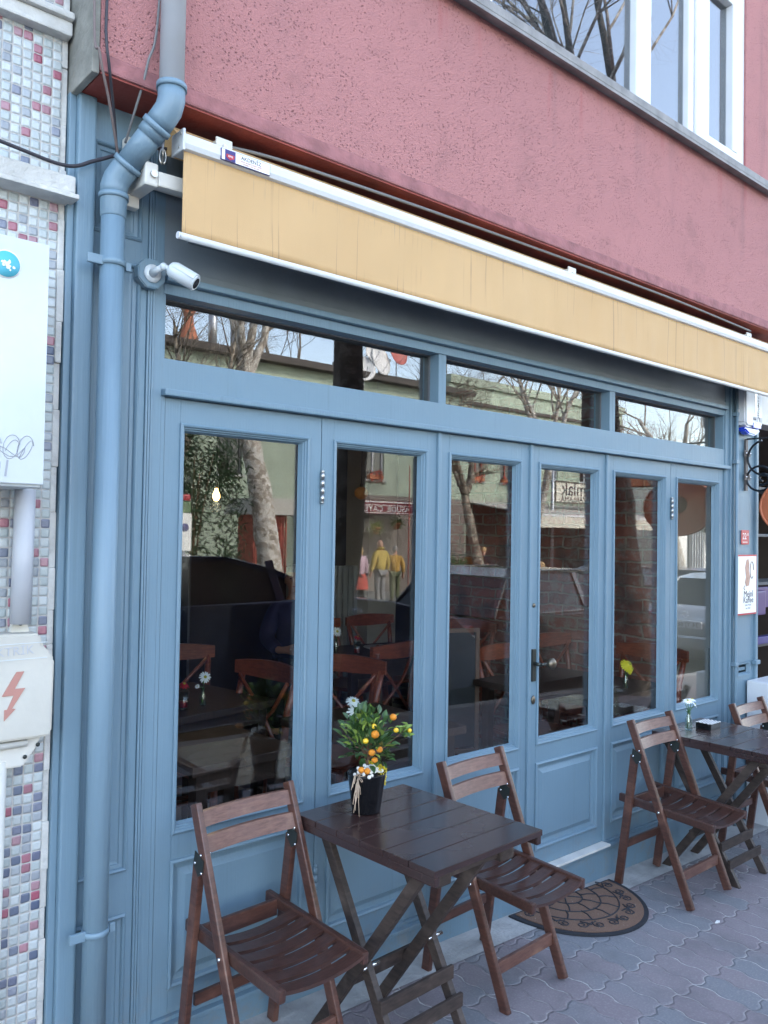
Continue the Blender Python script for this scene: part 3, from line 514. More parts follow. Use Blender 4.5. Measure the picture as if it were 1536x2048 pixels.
# ------------------------------------------------------------------ left neighbour with the mosaic tiles
nb = thing('neighbouring_building', 'building on the left faced with small white, red and blue mosaic tiles', 'building')
b = MB(); b.box(-9, .785, 0, 8, -.3, 9); b.build('tiled_wall', 'tiles', nb)
b = MB(); rr = random.Random(3)
zz = -.2
while zz < 9:
    h = rr.uniform(.05, .16); b.box(.785, .8045+rr.uniform(-.004, .0), rr.uniform(-.006, .004), .05, zz, zz+h, .003); zz += h
b.build('cracked_corner_strip', 'oldplaster', nb)
for z0, z1, d in ((2.505, 2.555, .055), (2.945, 2.985, .035), (2.985, 3.005, .05)):
    b = MB(); b.box(-9, .812 if z0 < 2.6 else .80, -d, .01, z0, z1, .006)
    if z0 < 2.6: b.box(-9, .818, -d-.012, .01, z0-.014, z0-.001, .003)
    b.build('ledge', 'oldplaster', nb)

# right neighbour shop
sh = thing('neighbouring_shop', 'dark open shopfront with shelves to the right of the blue pilaster', 'shop')
b = MB(); b.box(4.94, 9, -.02, .10, 2.30, 2.80, .004); b.build('fascia', 'beige', sh)
b = MB(); b.box(4.94, 9, .10, 2.3, 2.35, 2.45); b.box(4.95, 9, 2.2, 2.3, 0, 2.35); b.box(9, 9.1, 0, 2.3, 0, 2.35); b.box(4.936, 4.948, .06, 2.3, -.1, 2.35); b.build('inner_wall', 'dark', sh)
b = MB(); b.box(4.95, 9, .0, 3, -.2, -.06); b.build('shop_floor', 'concrete', sh)
b = MB()
for z in (.45, .85, 1.28, 1.62, 1.95): b.box(5.0, 7.5, .35, .6, z, z+.02, .002)
b.build('shelf', 'darkgrey', sh)
b = MB(); b.box(5.0, 7.5, .30, .345, 1.13, 1.27, .004); b.box(5.28, 5.55, .20, .298, 1.10, 1.26, .01); b.build('sign_panel', 'purple', sh)
text(sh, 'E', .12, 'signwhite', FRONT(5.20, .296, 1.195), 'sign_letter')
b = MB(); b.box(5.0, 7.5, .30, .345, .88, .93, .004); b.build('shelf_edge', 'navy', sh)
b = MB(); b.box(5.02, 5.17, .30, .304, 1.40, 1.52); b.build('notice', 'signwhite', sh)
k = 0
for z in (.47, .87, 1.30, 1.64):
    for q in range(7):
        x = 5.1+q*.13+rnd.uniform(-.01, .01); h = rnd.uniform(.10, .17)
        if z == 1.30 and q < 2: continue
        bt = thing('bottle', '%s bottle on the shop shelf' % 'dark', 'bottle', (x, .48, z), group='bottles on the shelves of the shop next door'); bt['label'] = 'small dark bottle standing on a shelf of the shop next door'
        b = MB(); b.lathe([(0, 0), (.03, 0), (.032, .01), (.032, h*.7), (.014, h*.85), (.012, h)], seg=10); b.build('glass', ['bottle', 'darkgrey', 'purple'][k % 3], bt)
        b = MB(); b.lathe([(.013, h), (.013, h+.018), (0, h+.018)], seg=10); b.build('cap', 'signwhite' if k % 2 else 'redgloss', bt); k += 1

# ------------------------------------------------------------------ folding chairs and tables
def make_chair():
    t = thing('folding_chair', 'x', 'chair')
    W = .165
    for s in (-1, 1):
        x = s*W
        b = MB(); b.bar((x, -.357, 0), (x, -.053, .76), .020, .036, up=(0, 1, 0), bev=.005); b.build('front_leg_and_back_post', 'chairwood', t)
        xo = s*(W-.001)
        b = MB(); b.bar((xo, .002, 0), (xo, -.078, .605), .020, .036, up=(0, 1, 0), bev=.004); b.build('rear_leg', 'chairwood', t)
        b = MB(); b.bar((x-s*.022, .012, .392), (x-s*.022, -.450, .366), .021, .036, up=(0, 0, 1), bev=.006); b.build('seat_rail', 'seatwood', t)
        for fc in (1, -1):
            b = MB(); mt = Matrix.Translation((x+fc*.0118, -.095, .605)) @ Matrix.Rotation(R(-20), 4, 'X')
            p = [(-.028, .004), (.008, .036), (.028, .0), (.014, -.034), (-.014, -.026)]
            q = bmesh.new(); A = [q.verts.new((-.0015, a, c)) for a, c in p]; B_ = [q.verts.new((.0015, a, c)) for a, c in p]; q.faces.new(A); q.faces.new(B_[::-1])
            for k in range(5): q.faces.new((A[k], B_[k], B_[(k+1) % 5], A[(k+1) % 5]))
            b.merge(q, mt); o = b.build('hinge_plate', 'darkmetal', t)
            b = MB()
            for a, c in ((-.108, .632), (-.078, .603), (-.112, .583)): b.ball((x+fc*.0145, a, c), .0046, (.6, 1, 1))
            b.build('screws', 'chrome', o)
            b = MB(); b.ball((x+fc*.0115, -.205, .379), .0065, (.6, 1, 1)); b.build('pivot_bolt', 'chrome', t)
    yl = lambda z: -.357+.304*z/.76
    for z0, z1 in ((.698, .738), (.632, .675)):
        b = MB(); n = 10
        for k in range(n):
            xa, xb = -W+.008+(2*W-.016)*k/n, -W+.008+(2*W-.016)*(k+1)/n
            da, db = (.014*(1-((2*(k+j)/n-1)**2)) for j in (0, 1))
            zc = (z0+z1)/2; 
            vs = []
            for (xx, dd) in ((xa, da), (xb, db)):
                for zz in (z0, z1):
                    yy = yl(zz)+dd
                    vs += [(xx, yy-.0065, zz), (xx, yy+.0065, zz)]
            f = [(0, 4, 6, 2), (1, 3, 7, 5), (2, 6, 7, 3), (0, 1, 5, 4)]
            if k == 0: f.append((0, 2, 3, 1))
            if k == n-1: f.append((4, 5, 7, 6))
            b._add(vs, f)
        bmesh.ops.remove_doubles(b.bm, verts=b.bm.verts, dist=1e-5)
        b.build('back_slat', 'slatwood', t)
    # seat slats dip in the middle
    for k in range(6):
        yc = -.140-.0575*k; zc = .392-.026*(-yc/.45)+.012; b = MB(); n = 12; hw = .0220; xs = W-.022
        for q in range(n):
            vs = []
            for j in (q, q+1):
                u = 2*j/n-1; dz = -.017*(1-u*u)
                for yy in (yc-hw, yc+hw):
                    vs += [(u*xs, yy, zc+dz-.010), (u*xs, yy, zc+dz)]
            f = [(1, 3, 7, 5), (0, 4, 6, 2), (0, 1, 5, 4), (2, 6, 7, 3)]
            if q == 0: f.append((0, 2, 3, 1))
            if q == n-1: f.append((4, 5, 7, 6))
            b._add(vs, f)
        bmesh.ops.remove_doubles(b.bm, verts=b.bm.verts, dist=1e-5); b.build('seat_slat', 'seatwood', t)
    b = MB(); b.box(-W+.03, W-.03, -.052, -.036, .352, .402, .004); b.build('rear_crossbar', 'chairwood', t)
    b = MB(); b.box(-W+.01, W-.01, yl(.125)-.008, yl(.125)+.008, .105, .147, .003); b.build('front_stretcher', 'slatwood', t)
    b = MB(); b.box(-W+.028, W-.028, -.028, -.014, .165, .200, .003); b.build('rear_stretcher', 'chairwood', t)
    return t
G1 = 'folding wooden chairs in front of the cafe'
ch = make_chair(); ch['group'] = G1
ch1 = copy_tree(ch); ch2 = copy_tree(ch); ch4 = copy_tree(ch)
place(ch, (3.535, -.106, gz(3.53)+.008), 0, 'brown wooden folding chair beside the doormat, standing left of the table with the flower vase')
place(ch1, (1.330, -.080, gz(1.34)), R(3), 'brown wooden folding chair nearest the drainpipe, left of the table with the orange plant')
place(ch2, (2.270, -.130, gz(2.29)), R(3), 'brown wooden folding chair between the table with the orange plant and the doormat')
place(ch4, (4.46, -.13, gz(4.46)), R(0), 'brown wooden folding chair against the white cabinet at the right edge, behind the far table')

def make_table():
    t = thing('folding_table', 'x', 'table')
    W, D, H = .475, .60, .672       # x, y (towards -y), height
    b = MB(); n = 6; pw = D/n
    top = bpy.data.objects.new('tabletop', None); 
    for k in range(n): b.box(-W/2, W/2, -(k+1)*pw+.0015, -k*pw-.0015, H-.018, H, .002)
    b.build('tabletop', 'tablewood', t)
    b = MB()
    for s in (-1, 1): b = MB(); b.box(s*(W/2-.012)-.010, s*(W/2-.012)+.010, -D+.005, -.005, H-.044, H-.0185, .003); b.build('apron', 'tablewood', t)
    for x in (-.135, .145):
        b = MB(); b.bar((x-.012, -.02, H-.03), (x-.012, -.395, 0), .022, .036, up=(0, 1, 0), bev=.003); b.build('leg', 'legwood', t)
        b = MB(); b.bar((x-.036, -D+.09, H-.03), (x-.036, -.04, 0), .022, .036, up=(0, 1, 0), bev=.003); b.build('leg', 'legwood', t)
        b = MB(); b.tube([(x-.028, -.252, .262), (x+.03, -.252, .262)], .006, 8); b.ball((x-.028, -.252, .262), .007); b.build('bolt', 'chrome', t)
        b = MB(); b.box(x-.030, x+.030, -D+.06, -D+.105, H-.085, H-.030, .006); b.build('hinge_block', 'legwood', t)
    b = MB(); b.box(-.16, .175, -D+.075, -D+.098, H-.075, H-.045, .003); b.build('top_crossbar', 'legwood', t)
    b = MB(); b.box(-.16, .175, -.035, -.015, H-.075, H-.045, .003); b.build('top_crossbar', 'legwood', t)
    for z, y in ((.175, -.305), (.105, -.345)):
        b = MB(); b.box(-.165, .15, y-.018-.006, y-.018+.006, z-.021, z+.021, .002); o = b.build('front_stretcher', 'legwood', t)
    for z, y in ((.175, -.175),):
        b = MB(); b.box(-.12, .175, y+.026, y+.038, z-.021, z+.021, .002); b.build('rear_stretcher', 'legwood', t)
    return t
G2 = 'folding wooden tables in front of the cafe'
tb = make_table(); tb['group'] = G2; tb2 = copy_tree(tb)
place(tb, (1.755, -.130, gz(1.77)), R(2.5), 'dark brown slatted folding table with the potted orange plant on it')
place(tb2, (3.945, -.065, gz(3.95)-.005), R(0), 'dark brown slatted folding table with a flower vase and a small checked box on it')
T1, T2 = gz(1.77)+.672, gz(3.95)-.005+.672

# ------------------------------------------------------------------ potted citrus
pot = thing('potted_orange_tree', 'small orange tree in a glossy black pot with white berries and yellow mimosa', 'potted plant', (1.705, -.262, T1))
PS = .84
b = MB(); b.lathe([(0, 0), (.043, 0), (.046, .004), (.062, .122), (.064, .126), (.060, .128), (.058, .112), (0, .112)], seg=40); o = b.build('pot', 'black', pot)
b = MB(); b.lathe([(0, .108), (.058, .108)], seg=24); b.build('soil', 'soil', o)
b = MB(); rs = random.Random(11)
tips = []
b.tube([(0, 0, .10), (.003, .002, .16), (-.004, .0, .20)], [.006, .005, .0045], 8)
for k in range(16):
    a = rs.uniform(0, 6.28); r_ = rs.uniform(.02, .075); z_ = rs.uniform(.20, .285)
    e = Vector((r_*math.cos(a), r_*math.sin(a), z_)); s_ = Vector((0, 0, rs.uniform(.15, .20))); mid = (s_+e)/2+Vector((0, 0, .012)); b.tube([s_, mid, e], [.0028, .002, .0012], 5); tips.append(e)
sp = Vector((.130, -.03, .245)); b.tube([(0, 0, .17), (.05, -.015, .195), sp], [.003, .0022, .0015], 5)
b.build('branches', 'bark3', pot)
def leaf(b, p, d, L, W_, rs):
    d = Vector(d).normalized(); s = d.cross(Vector((rs.uniform(-.4, .4), rs.uniform(-.4, .4), 1))).normalized(); n_ = s.cross(d).normalized()
    pts = [(0, .0, 0), (.25, .75, .05), (.5, 1, .06), (.78, .62, .02), (1, 0, -.04)]
    mid = [b.bm.verts.new(Vector(p)+d*L*t+n_*L*h*.6) for t, w_, h in pts]
    lf = [b.bm.verts.new(Vector(p)+d*L*t+n_*(L*h*.6+W_*w_*.28)+s*W_*w_*.5) for t, w_, h in pts[1:-1]]; rt = [b.bm.verts.new(Vector(p)+d*L*t+n_*(L*h*.6+W_*w_*.28)-s*W_*w_*.5) for t, w_, h in pts[1:-1]]
    for side in (lf, rt):
        b.bm.faces.new((mid[0], mid[1], side[0])); b.bm.faces.new((mid[1], mid[2], side[1], side[0])); b.bm.faces.new((mid[2], mid[3], side[2], side[1])); b.bm.faces.new((mid[3], mid[4], side[2]))
    for f in b.bm.faces[-8:] if False else []: pass
b = MB(); b2 = MB()
for k in range(330):
    u = rs.random(); a = rs.uniform(0, 6.28); ph = rs.uniform(-.7, 1.5); rr_ = rs.uniform(.25, 1.0)
    c = Vector((.100*rr_*math.cos(a)*math.cos(ph), .092*rr_*math.sin(a)*math.cos(ph), .228+.098*rr_*math.sin(ph)))
    if k % 6 == 0: c.z -= .035; c.x *= .6
    d = (c-Vector((0, 0, .19))).normalized()+Vector((rs.uniform(-.7, .7), rs.uniform(-.7, .7), rs.uniform(-.4, .7)))
    leaf(b2 if rs.random() < .34 and c.z > .2 else b, c, d, rs.uniform(.028, .044), rs.uniform(.014, .022), rs)
for k in range(16):
    a = rs.uniform(0, 6.28); leaf(b2 if k % 3 else b, sp+Vector((rs.uniform(-.02, .02), rs.uniform(-.015, .015), rs.uniform(-.025, .02))), (math.cos(a), math.sin(a)*.6, rs.uniform(-.4, .9)), rs.uniform(.03, .042), .02, rs)
b.build('foliage', 'leaf', pot, recalc=False); b2.build('young_foliage', 'leaf2', pot, recalc=False)
FR = [(-.022, -.055, .236, .0155, 'orange'), (.034, -.065, .272, .0135, 'orange'), (-.047, -.045, .222, .012, 'yellowfruit'), (-.036, -.058, .196, .0135, 'orange'), (-.010, -.060, .200, .012, 'orange'), (-.027, -.060, .178, .013, 'orange'), (-.070, -.055, .160, .0125, 'orange'), (-.056, -.063, .157, .0125, 'orange'), (-.018, -.045, .253, .010, 'yellowfruit'), (.113, -.05, .228, .009, 'yellowfruit'), (.060, -.05, .235, .010, 'yellowfruit'), (.03, .05, .25, .013, 'orange'), (.06, .02, .19, .012, 'orange')]
for x, y, z, r_, mm in FR:
    b = MB(); b.ball((x*1.15, y*1.25, .155+(z-.155)*1.35), r_*rs.uniform(.82, .95), (1, rs.uniform(.93, 1), rs.uniform(.86, .98))); b.build('orange_fruit', mm, pot)
for k in range(34):
    a = rs.uniform(3.3, 5.2); r_ = rs.uniform(.015, .062); b = MB(); b.ball((r_*math.cos(a)-.004, r_*math.sin(a), .126+.022*(1-(r_/.062)**2)+rs.uniform(-.002, .012)), rs.uniform(.0052, .0068)); b.build('white_berry', 'berry', pot)
b = MB()
for k in range(300):
    a = rs.uniform(-1.5, .9); r_ = rs.uniform(.02, .066); b.ball((r_*math.cos(a), r_*math.sin(a), .124+.026*(1-(r_/.07)**2)+rs.uniform(0, .010)), rs.uniform(.0013, .0024), sub=1)
for k in range(70):
    u = rs.random(); b.ball((.066+.006*math.sin(u*3)+rs.uniform(-.002, .002), -.012+rs.uniform(-.004, .004), .13-.055*u), .0019, sub=1)
tag(b.build('mimosa_sprig', 'mimosa', pot), kind='stuff')
b = MB()
for k in range(9):
    x0 = rs.uniform(-.004, .004); L = rs.uniform(.05, .125); dx = rs.uniform(-.03, .004); ph = rs.uniform(0, 6)
    b.tube([(-.058+x0, -.030, .128), (-.066+dx*.3, -.038+x0, .128-L*.25), (-.066+dx*.7+.004*math.sin(ph), -.042, .128-L*.6), (-.064+dx+.005*math.sin(ph+2), -.040, .128-L)], .0011, 5)
for k in range(5):
    a = k*1.25; b.tube([(-.058, -.030, .128)]+[(-.058+.018*math.cos(a)*math.sin(t)+.004*math.sin(2*t), -.032-.01*math.sin(t), .130+.018*math.sin(a)*math.sin(t)) for t in (.6, 1.2, 1.9, 2.6)]+[(-.058, -.030, .128)], .0011, 5)
for f in ((-.095, .105), (-.100, .098), (-.088, .115)): b.tube([(-.058, -.03, .13), ((-.058+f[0])/2, -.035, .138), (f[0], -.045, f[1]-.0)], .001, 5)
b.build('raffia_bow', 'twine', pot)
pot.scale = (.98,)*3

# daisies ------------------------------------------------------------
def daisy(parent, c, r, n, colour, face=(0, -1, .4), rs=rs, layers=1):
    f = Vector(face).normalized(); q = f.to_track_quat('Z', 'Y').to_matrix().to_4x4(); q.translation = c
    b = MB()
    for l_ in range(layers):
        for k in range(n):
            a = 6.283*k/n+rs.uniform(-.08, .08)+l_*.2; rr_ = r*(1-.22*l_)*rs.uniform(.88, 1.05); w_ = .14 if n > 12 else .2
            t = bmesh.new(); ds = (.18, .55, .9, 1.0); ws = (.35, 1, .75, .1)
            L = [t.verts.new((rr_*d_*math.cos(a)-r*w_*ww*math.sin(a), rr_*d_*math.sin(a)+r*w_*ww*math.cos(a), r*(.10+.25*l_-.28*d_*d_))) for d_, ww in zip(ds, ws)]
            Rr = [t.verts.new((rr_*d_*math.cos(a)+r*w_*ww*math.sin(a), rr_*d_*math.sin(a)-r*w_*ww*math.cos(a), r*(.10+.25*l_-.28*d_*d_))) for d_, ww in zip(ds, ws)]
            for j in range(3): t.faces.new((L[j], L[j+1], Rr[j+1], Rr[j]))
            b.merge(t, q)
    fl = b.build('flower', colour, parent, recalc=False)
    b = MB(); t = bmesh.new(); bmesh.ops.create_icosphere(t, subdivisions=2, radius=r*.26)
    for v in t.verts: v.co.z = v.co.z*.5+r*(.12+.25*(layers-1))
    b.merge(t, q); b.build('flower_centre', 'eye', fl)
def vase(label, loc, flowers, h=.085, sc=1, group='glass vases with a few flowers', colour='petal', layers=1):
    t = thing('flower_vase', label, 'vase', loc, group=group)
    b = MB(); pr = [(0, .002), (.016, .002), (.0175, .006), (.0175, h*.52), (.009, h*.78), (.0085, h*.93), (.0115, h)]
    b.lathe(pr, seg=20); b.lathe([(max(0, r_-.0018), z+.002) for r_, z in pr], seg=20); b.build('bottle', 'vase', t)
    for (x, y, z, r_, fc) in flowers:
        f = Vector((x, y, z)); s = bpy.data.objects
        b = MB(); b.tube([(rs.uniform(-.006, .006), rs.uniform(-.006, .006), .008), (x*.15, y*.15, h), (x*.7, y*.7, h+(z-h)*.6), (x, y, z)], .0016, 6); b.build('stem', 'stem', t)
        daisy(t, (x, y, z), r_, 14 if colour == 'petal' else 18, colour, fc, layers=layers)
    b = MB()
    for k in range(7): leaf(b, (rs.uniform(-.004, .004), rs.uniform(-.004, .004), h*rs.uniform(.5, 1.2)), (rs.uniform(-1, 1), rs.uniform(-1, 1), 1.5), .03, .006, rs)
    b.build('leaves', 'stem', t, recalc=False)
    t.scale = (sc,)*3; return t
vase('small glass vase with white daisies beside the checked box on the outdoor table', (3.865, -.175, T2), [(-.028, -.01, .150, .024, (-.3, -.3, 1)), (.010, -.012, .152, .024, (.1, -.2, 1)), (.022, -.02, .128, .02, (.4, -.7, .6)), (-.004, .02, .140, .022, (-.2, .3, 1))], h=.095, colour='petal')
bx = thing('checked_box', 'small black box with a checked top beside the vase on the outdoor table', 'box', (3.985, -.215, T2), R(0))
b = MB(); b.prism([(-.050, -.040), (.050, -.040), (.050, .040), (-.050, .040)], 0, .030, 'xy', .002); b.build('box_body', 'black', bx)
b = MB()
for i in range(10):
    for j in range(8):
        if (i+j) % 2: b.box(-.050+i*.0102, -.050+i*.0102+.0085, -.040+j*.0102, -.040+j*.0102+.0085, .0302, .0335, .0008)
b.build('checked_pattern', 'salt', bx)

# ------------------------------------------------------------------ doormat (half moon)
dm = thing('doormat', 'half round brown coir doormat with cobble pattern and black rim in front of the door', 'doormat', (3.02, -.045, gz(3.02)+.001), 0); dm.rotation_euler = (0, math.atan(.029), R(-2))
RX, RY = .345, .375
def half(rx_, ry_, y0=0, n=48): return [(rx_*math.cos(math.pi+math.pi*k/n), y0+ry_*math.sin(math.pi+math.pi*k/n)) for k in range(n+1)]
b = MB(); b.prism(half(RX, RY), .0, .009, 'xy', .002); b.build('rubber_base', 'rubber', dm)
b = MB(); b.prism(half(RX-.030, RY-.032, -.014), .0092, .0125, 'xy'); b.build('coir_pile', 'coir', dm)
b = MB(); zt = .0135
def line(pts, r_=.0032): b.tube([(x, y, zt) for x, y in pts], r_, 5)
for rr_ in (.075, .15, .225): line([(rr_*1.02*math.cos(a), -.014+rr_*1.05*math.sin(a)) for a in [math.pi+math.pi*k/22 for k in range(23)]])
for rr0, rr1, n, o_ in ((0.0, .075, 2, .5), (.075, .15, 5, .3), (.15, .225, 7, .6)):
    for k in range(n):
        a = math.pi+math.pi*(k+o_)/n; line([(rr0*math.cos(a), -.014+rr0*math.sin(a)), ((rr0+rr1)/2*math.cos(a+.05), -.014+(rr0+rr1)/2*math.sin(a+.05)), (rr1*1.02*math.cos(a), -.014+rr1*1.05*math.sin(a))])
for k in range(12):
    a = math.pi+math.pi*(k+.5)/12; cx_, cy_ = .268*math.cos(a), -.014+.282*math.sin(a); sg = 1 if k % 2 else -1
    line([(cx_+(.006+.021*t/9)*math.cos(a+sg*t*.95), cy_+(.006+.021*t/9)*math.sin(a+sg*t*.95)) for t in range(11)], .0028)
    line([(cx_+.03*math.cos(a+sg*1.7), cy_+.03*math.sin(a+sg*1.7)), (.245*math.cos(a+sg*.2), -.014+.258*math.sin(a+sg*.2))], .0028)
b.build('rubber_pattern', 'rubber', dm)

lt = tag(MB().prism([(0, 0), (.028, .006), (.035, -.004), (.022, -.010), (.006, -.006)], 0, .003, 'xy').build('paper_scrap', 'signwhite'), 'tiny white scrap of paper lying on the wavy pavers', 'litter'); lt.location = (3.34, -.585, gz(3.34)+.002)

# ------------------------------------------------------------------ drainpipe
dp = thing('drainpipe', 'blue painted drainpipe with an offset elbow, grey plastic above', 'drainpipe', (.91, -.08, 0))
P = lambda x, y, z: (x-.91, y+.08, z)
LO, UP = (.908, -.078), (1.003, -.222)
b = MB(); b.tube([P(*LO, -.02), P(*LO, 2.47)], .0325, 28); b.build('pipe', 'pipe', dp)
b = MB(); b.tube([P(*LO, 2.46), P(*LO, 2.465), P(*LO, 2.512), P(*LO, 2.516)], [.0325, .0350, .0365, .038], 28); b.tube([P(*LO, 2.512), P(*LO, 2.526)], .0405, 28)
a0 = Vector(P(LO[0]+.016, LO[1]-.022, 2.590)); a1 = Vector(P(UP[0]-.014, UP[1]+.020, 2.722))
b.tube([P(*LO, 2.52), P(*LO, 2.545), P(LO[0]+.005, LO[1]-.007, 2.568), a0, a0+(a1-a0)*.12], .0370, 28)
b.build('lower_elbow', 'pipe', dp)
b = MB(); b.tube([a0+(a1-a0)*.08, a0+(a1-a0)*.16], .0415, 28); b.tube([a0+(a1-a0)*.14, a1-(a1-a0)*.12], .0345, 28); b.tube([a0+(a1-a0)*.66, a1-(a1-a0)*.14], .0370, 28); b.tube([a1-(a1-a0)*.2, a1-(a1-a0)*.11], .0415, 28); b.build('slanted_pipe', 'pipe', dp)
b = MB(); b.tube([a1-(a1-a0)*.12, a1, P(UP[0]-.004, UP[1]+.006, 2.745), P(*UP, 2.77), P(*UP, 2.805)], .0370, 28); b.tube([P(*UP, 2.797), P(*UP, 2.812)], .0410, 28); b.build('upper_elbow', 'pipe', dp)
b = MB(); b.tube([P(*UP, 2.806), P(*UP, 8.8)], .0335, 28); b.build('upper_pipe', 'pipegrey', dp)
for z in (2.325, .50):
    b = MB(); b.tube([P(*LO, z), P(*LO, z+.018)], .0360, 28); b.box(-.075, -.03, -.012, -.002, z-.004, z+.022, .003); b.box(.036, .052, -.004, .006, z-.004, z+.020, .002); b.tube([(-.002, -.002, z+.009), (-.002, .075, z+.009)], .006, 8); b.build('pipe_clamp', 'pipe', dp)

# ------------------------------------------------------------------ security camera
cc = thing('security_camera', 'white bullet security camera on a blue octagonal base under the awning end', 'camera', (1.045, -.012, 2.345))
b = MB(); b.prism([(.046*math.cos(R(22.5+45*k)), .046*math.sin(R(22.5+45*k))) for k in range(8)], -.026, .006, 'xz', .003); b.build('octagonal_base', 'blue', cc)
b = MB(); b.lathe([(0, .0), (.026, .0), (.028, -.002), (.026, -.005), (0, -.006)][::-1], (0, -.026, 0), 24, 'y'); b.lathe([(0, 0), (.026, 0), (.026, .005), (0, .006)], (0, -.026, 0), 24, 'y'); b.build('flange', 'whitemetal', cc)
b = MB(); b.tube([(0, -.028, 0), (.004, -.055, .006), (.012, -.066, .012)], [.014, .009, .009], 14); b.ball((.014, -.070, .013), .012); b.tube([(.014, -.070, .013), (.030, -.082, .006)], .008, 12); b.build('arm', 'whitemetal', cc)
ax0, ax1 = Vector((.026, -.082, .010)), Vector((.080, -.135, -.034))
b = MB(); b.tube([ax0, ax0+(ax1-ax0)*.06, ax0+(ax1-ax0)*.14, ax1], [.012, .020, .024, .024], 26); b.build('camera_body', 'whitemetal', cc)
dv = (ax1-ax0).normalized(); b = MB(); b.tube([ax1-dv*.003, ax1+dv*.004], .0215, 26); b.build('lens_ring', 'whitemetal', cc); b = MB(); b.tube([ax1+dv*.001, ax1+dv*.005], .016, 20); b.build('lens', 'carglass', cc)
t = bmesh.new(); n = 14; sd = dv.cross(Vector((0, 0, 1))).normalized(); u_ = sd.cross(dv)
ra = []
for l_ in (.018, .088):
    ra.append([[t.verts.new(ax0+dv*l_+(sd*math.sin(a)+u_*math.cos(a))*rr_) for a in [R(-78)+R(156)*k/n for k in range(n+1)]] for rr_ in (.0262, .0245)])
for k in range(n):
    for j in (0, 1): t.faces.new((ra[0][j][k], ra[0][j][k+1], ra[1][j][k+1], ra[1][j][k]))
    for l_ in (0, 1): t.faces.new((ra[l_][0][k], ra[l_][0][k+1], ra[l_][1][k+1], ra[l_][1][k]))
b = MB(); b.merge(t); b.build('sun_shield', 'whitemetal', cc)

# ------------------------------------------------------------------ awning
aw = thing('awning', 'retracted ochre canvas awning with white aluminium front bar over the cafe doors', 'awning', (0, 0, 0))
AX0, AX1, AY = 1.042, 4.90, -.20
b = MB(); b.prism([(AY, 2.653), (AY-.013, 2.657), (AY-.018, 2.670), (AY-.017, 2.687), (AY-.008, 2.701), (AY+.002, 2.706), (AY+.05, 2.706), (AY+.05, 2.653)], AX0+.008, AX1, 'yz'); b.build('front_bar', 'alu', aw)
b = MB(); b.box(AX0, AX0+.008, AY-.019, AY+.052, 2.649, 2.710, .003); b.build('end_cap', 'alu', aw)
b = MB(); b.ball((AX0-.001, AY-.006, 2.697), .004, (.5, 1, 1)); b.ball((AX0-.001, AY+.004, 2.662), .004, (.5, 1, 1)); b.build('end_screws', 'steel', aw)
bmv = MB(); nx, nz = 260, 10; vv = []
for i in range(nx+1):
    x = AX0+.012+(AX1-AX0-.012)*i/nx; col_ = []
    for j in range(nz+1):
        z = 2.658-(2.658-2.421)*j/nz; col_.append(bmv.bm.verts.new((x, AY-.002+.005*math.sin(x*7+j*.15)*(j/nz)+.004*math.sin(x*19+1+.2*j)*(j/nz)*(1.15-j/nz)*2+.002*math.sin(x*47)*(1-j/nz)*(j/nz)*3, z)))
    vv.append(col_)
for i in range(nx):
    for j in range(nz): f = bmv.bm.faces.new((vv[i][j], vv[i+1][j], vv[i+1][j+1], vv[i][j+1])); f.smooth = True
o = bmv.build('valance', 'canvas', aw); md = o.modifiers.new('thick', 'SOLIDIFY'); md.thickness = .0018
b = MB(); b.tube([(AX0+.004, AY-.002, 2.4145), (AX1, AY-.002, 2.4145)], .0095, 16); b.build('bottom_rod', 'alu', aw)
b = MB(); b.tube([(AX0+.0035, AY-.002, 2.4145), (AX0-.002, AY-.002, 2.4145)], .0098, 16); b.build('rod_cap', 'pvc', aw)
b = MB(); b.tube([(1.07, -.085, 2.725), (AX1, -.085, 2.725)], .040, 24); b.build('fabric_roll', 'canvas', aw)
b = MB(); b.box(1.05, AX1, -.050, -.015, 2.60, 2.64, .003); b.build('support_bar', 'beige', aw)
b = MB(); b.prism([(-.10, 2.764), (AY+.04, 2.712), (AY+.04, 2.708), (-.10, 2.760)], AX0+.02, AX1, 'yz'); b.build('canopy', 'canvas', aw)
for x in (1.19, 2.9, 4.55):
    b = MB(); b.box(x, x+.055, -.03, -.02, 2.66, 2.76, .008); b.box(x, x+.005, -.13, -.02, 2.68, 2.755, .004); b.box(x+.050, x+.055, -.13, -.02, 2.68, 2.755, .004); b.box(x, x+.055, -.136, -.129, 2.70, 2.765, .014); b.ball((x+.027, -.14, 2.738), .009, (1, .6, 1)); b.build('wall_bracket', 'beige', aw)
b = MB(); b.box(.965, 1.005, -.15, -.012, 2.552, 2.618, .006); b.box(.955, .998, -.045, -.012, 2.52, 2.72, .004); b.build('arm_shoulder', 'beige', aw)
b = MB(); b.bar((1.005, -.135, 2.578), (2.45, -.160, 2.610), .030, .042, bev=.005); b.build('folding_arm', 'beige', aw)
b = MB(); b.tube([(.990, -.150, 2.585), (.990, -.158, 2.585)], .010, 12); b.build('arm_screw', 'steel', aw)
b = MB(); b.tube([(1.025, -.13, 2.70), (1.025, -.13, 2.67)]+[(1.025+.010*math.sin(t), -.13, 2.652-.022*math.cos(t)) for t in [k*.52 for k in range(13)]], .0032, 8); b.build('crank_eye', 'steel', aw)
st = bpy.data.objects.new('maker_sticker', None); C.objects.link(st); st.parent = aw
yf = AY-.0195; zc = 2.675; s0, s1 = 1.160, 1.325
b = MB(); b.box(s0, s1, yf, yf+.003, zc-.0165, zc+.0165); b.build('sticker_border', 'navy', st)
b = MB(); b.box(s0+.002, s1-.002, yf-.0012, yf-.0002, zc-.0150, zc+.0150); b.build('sticker_sheet', 'signwhite', st)
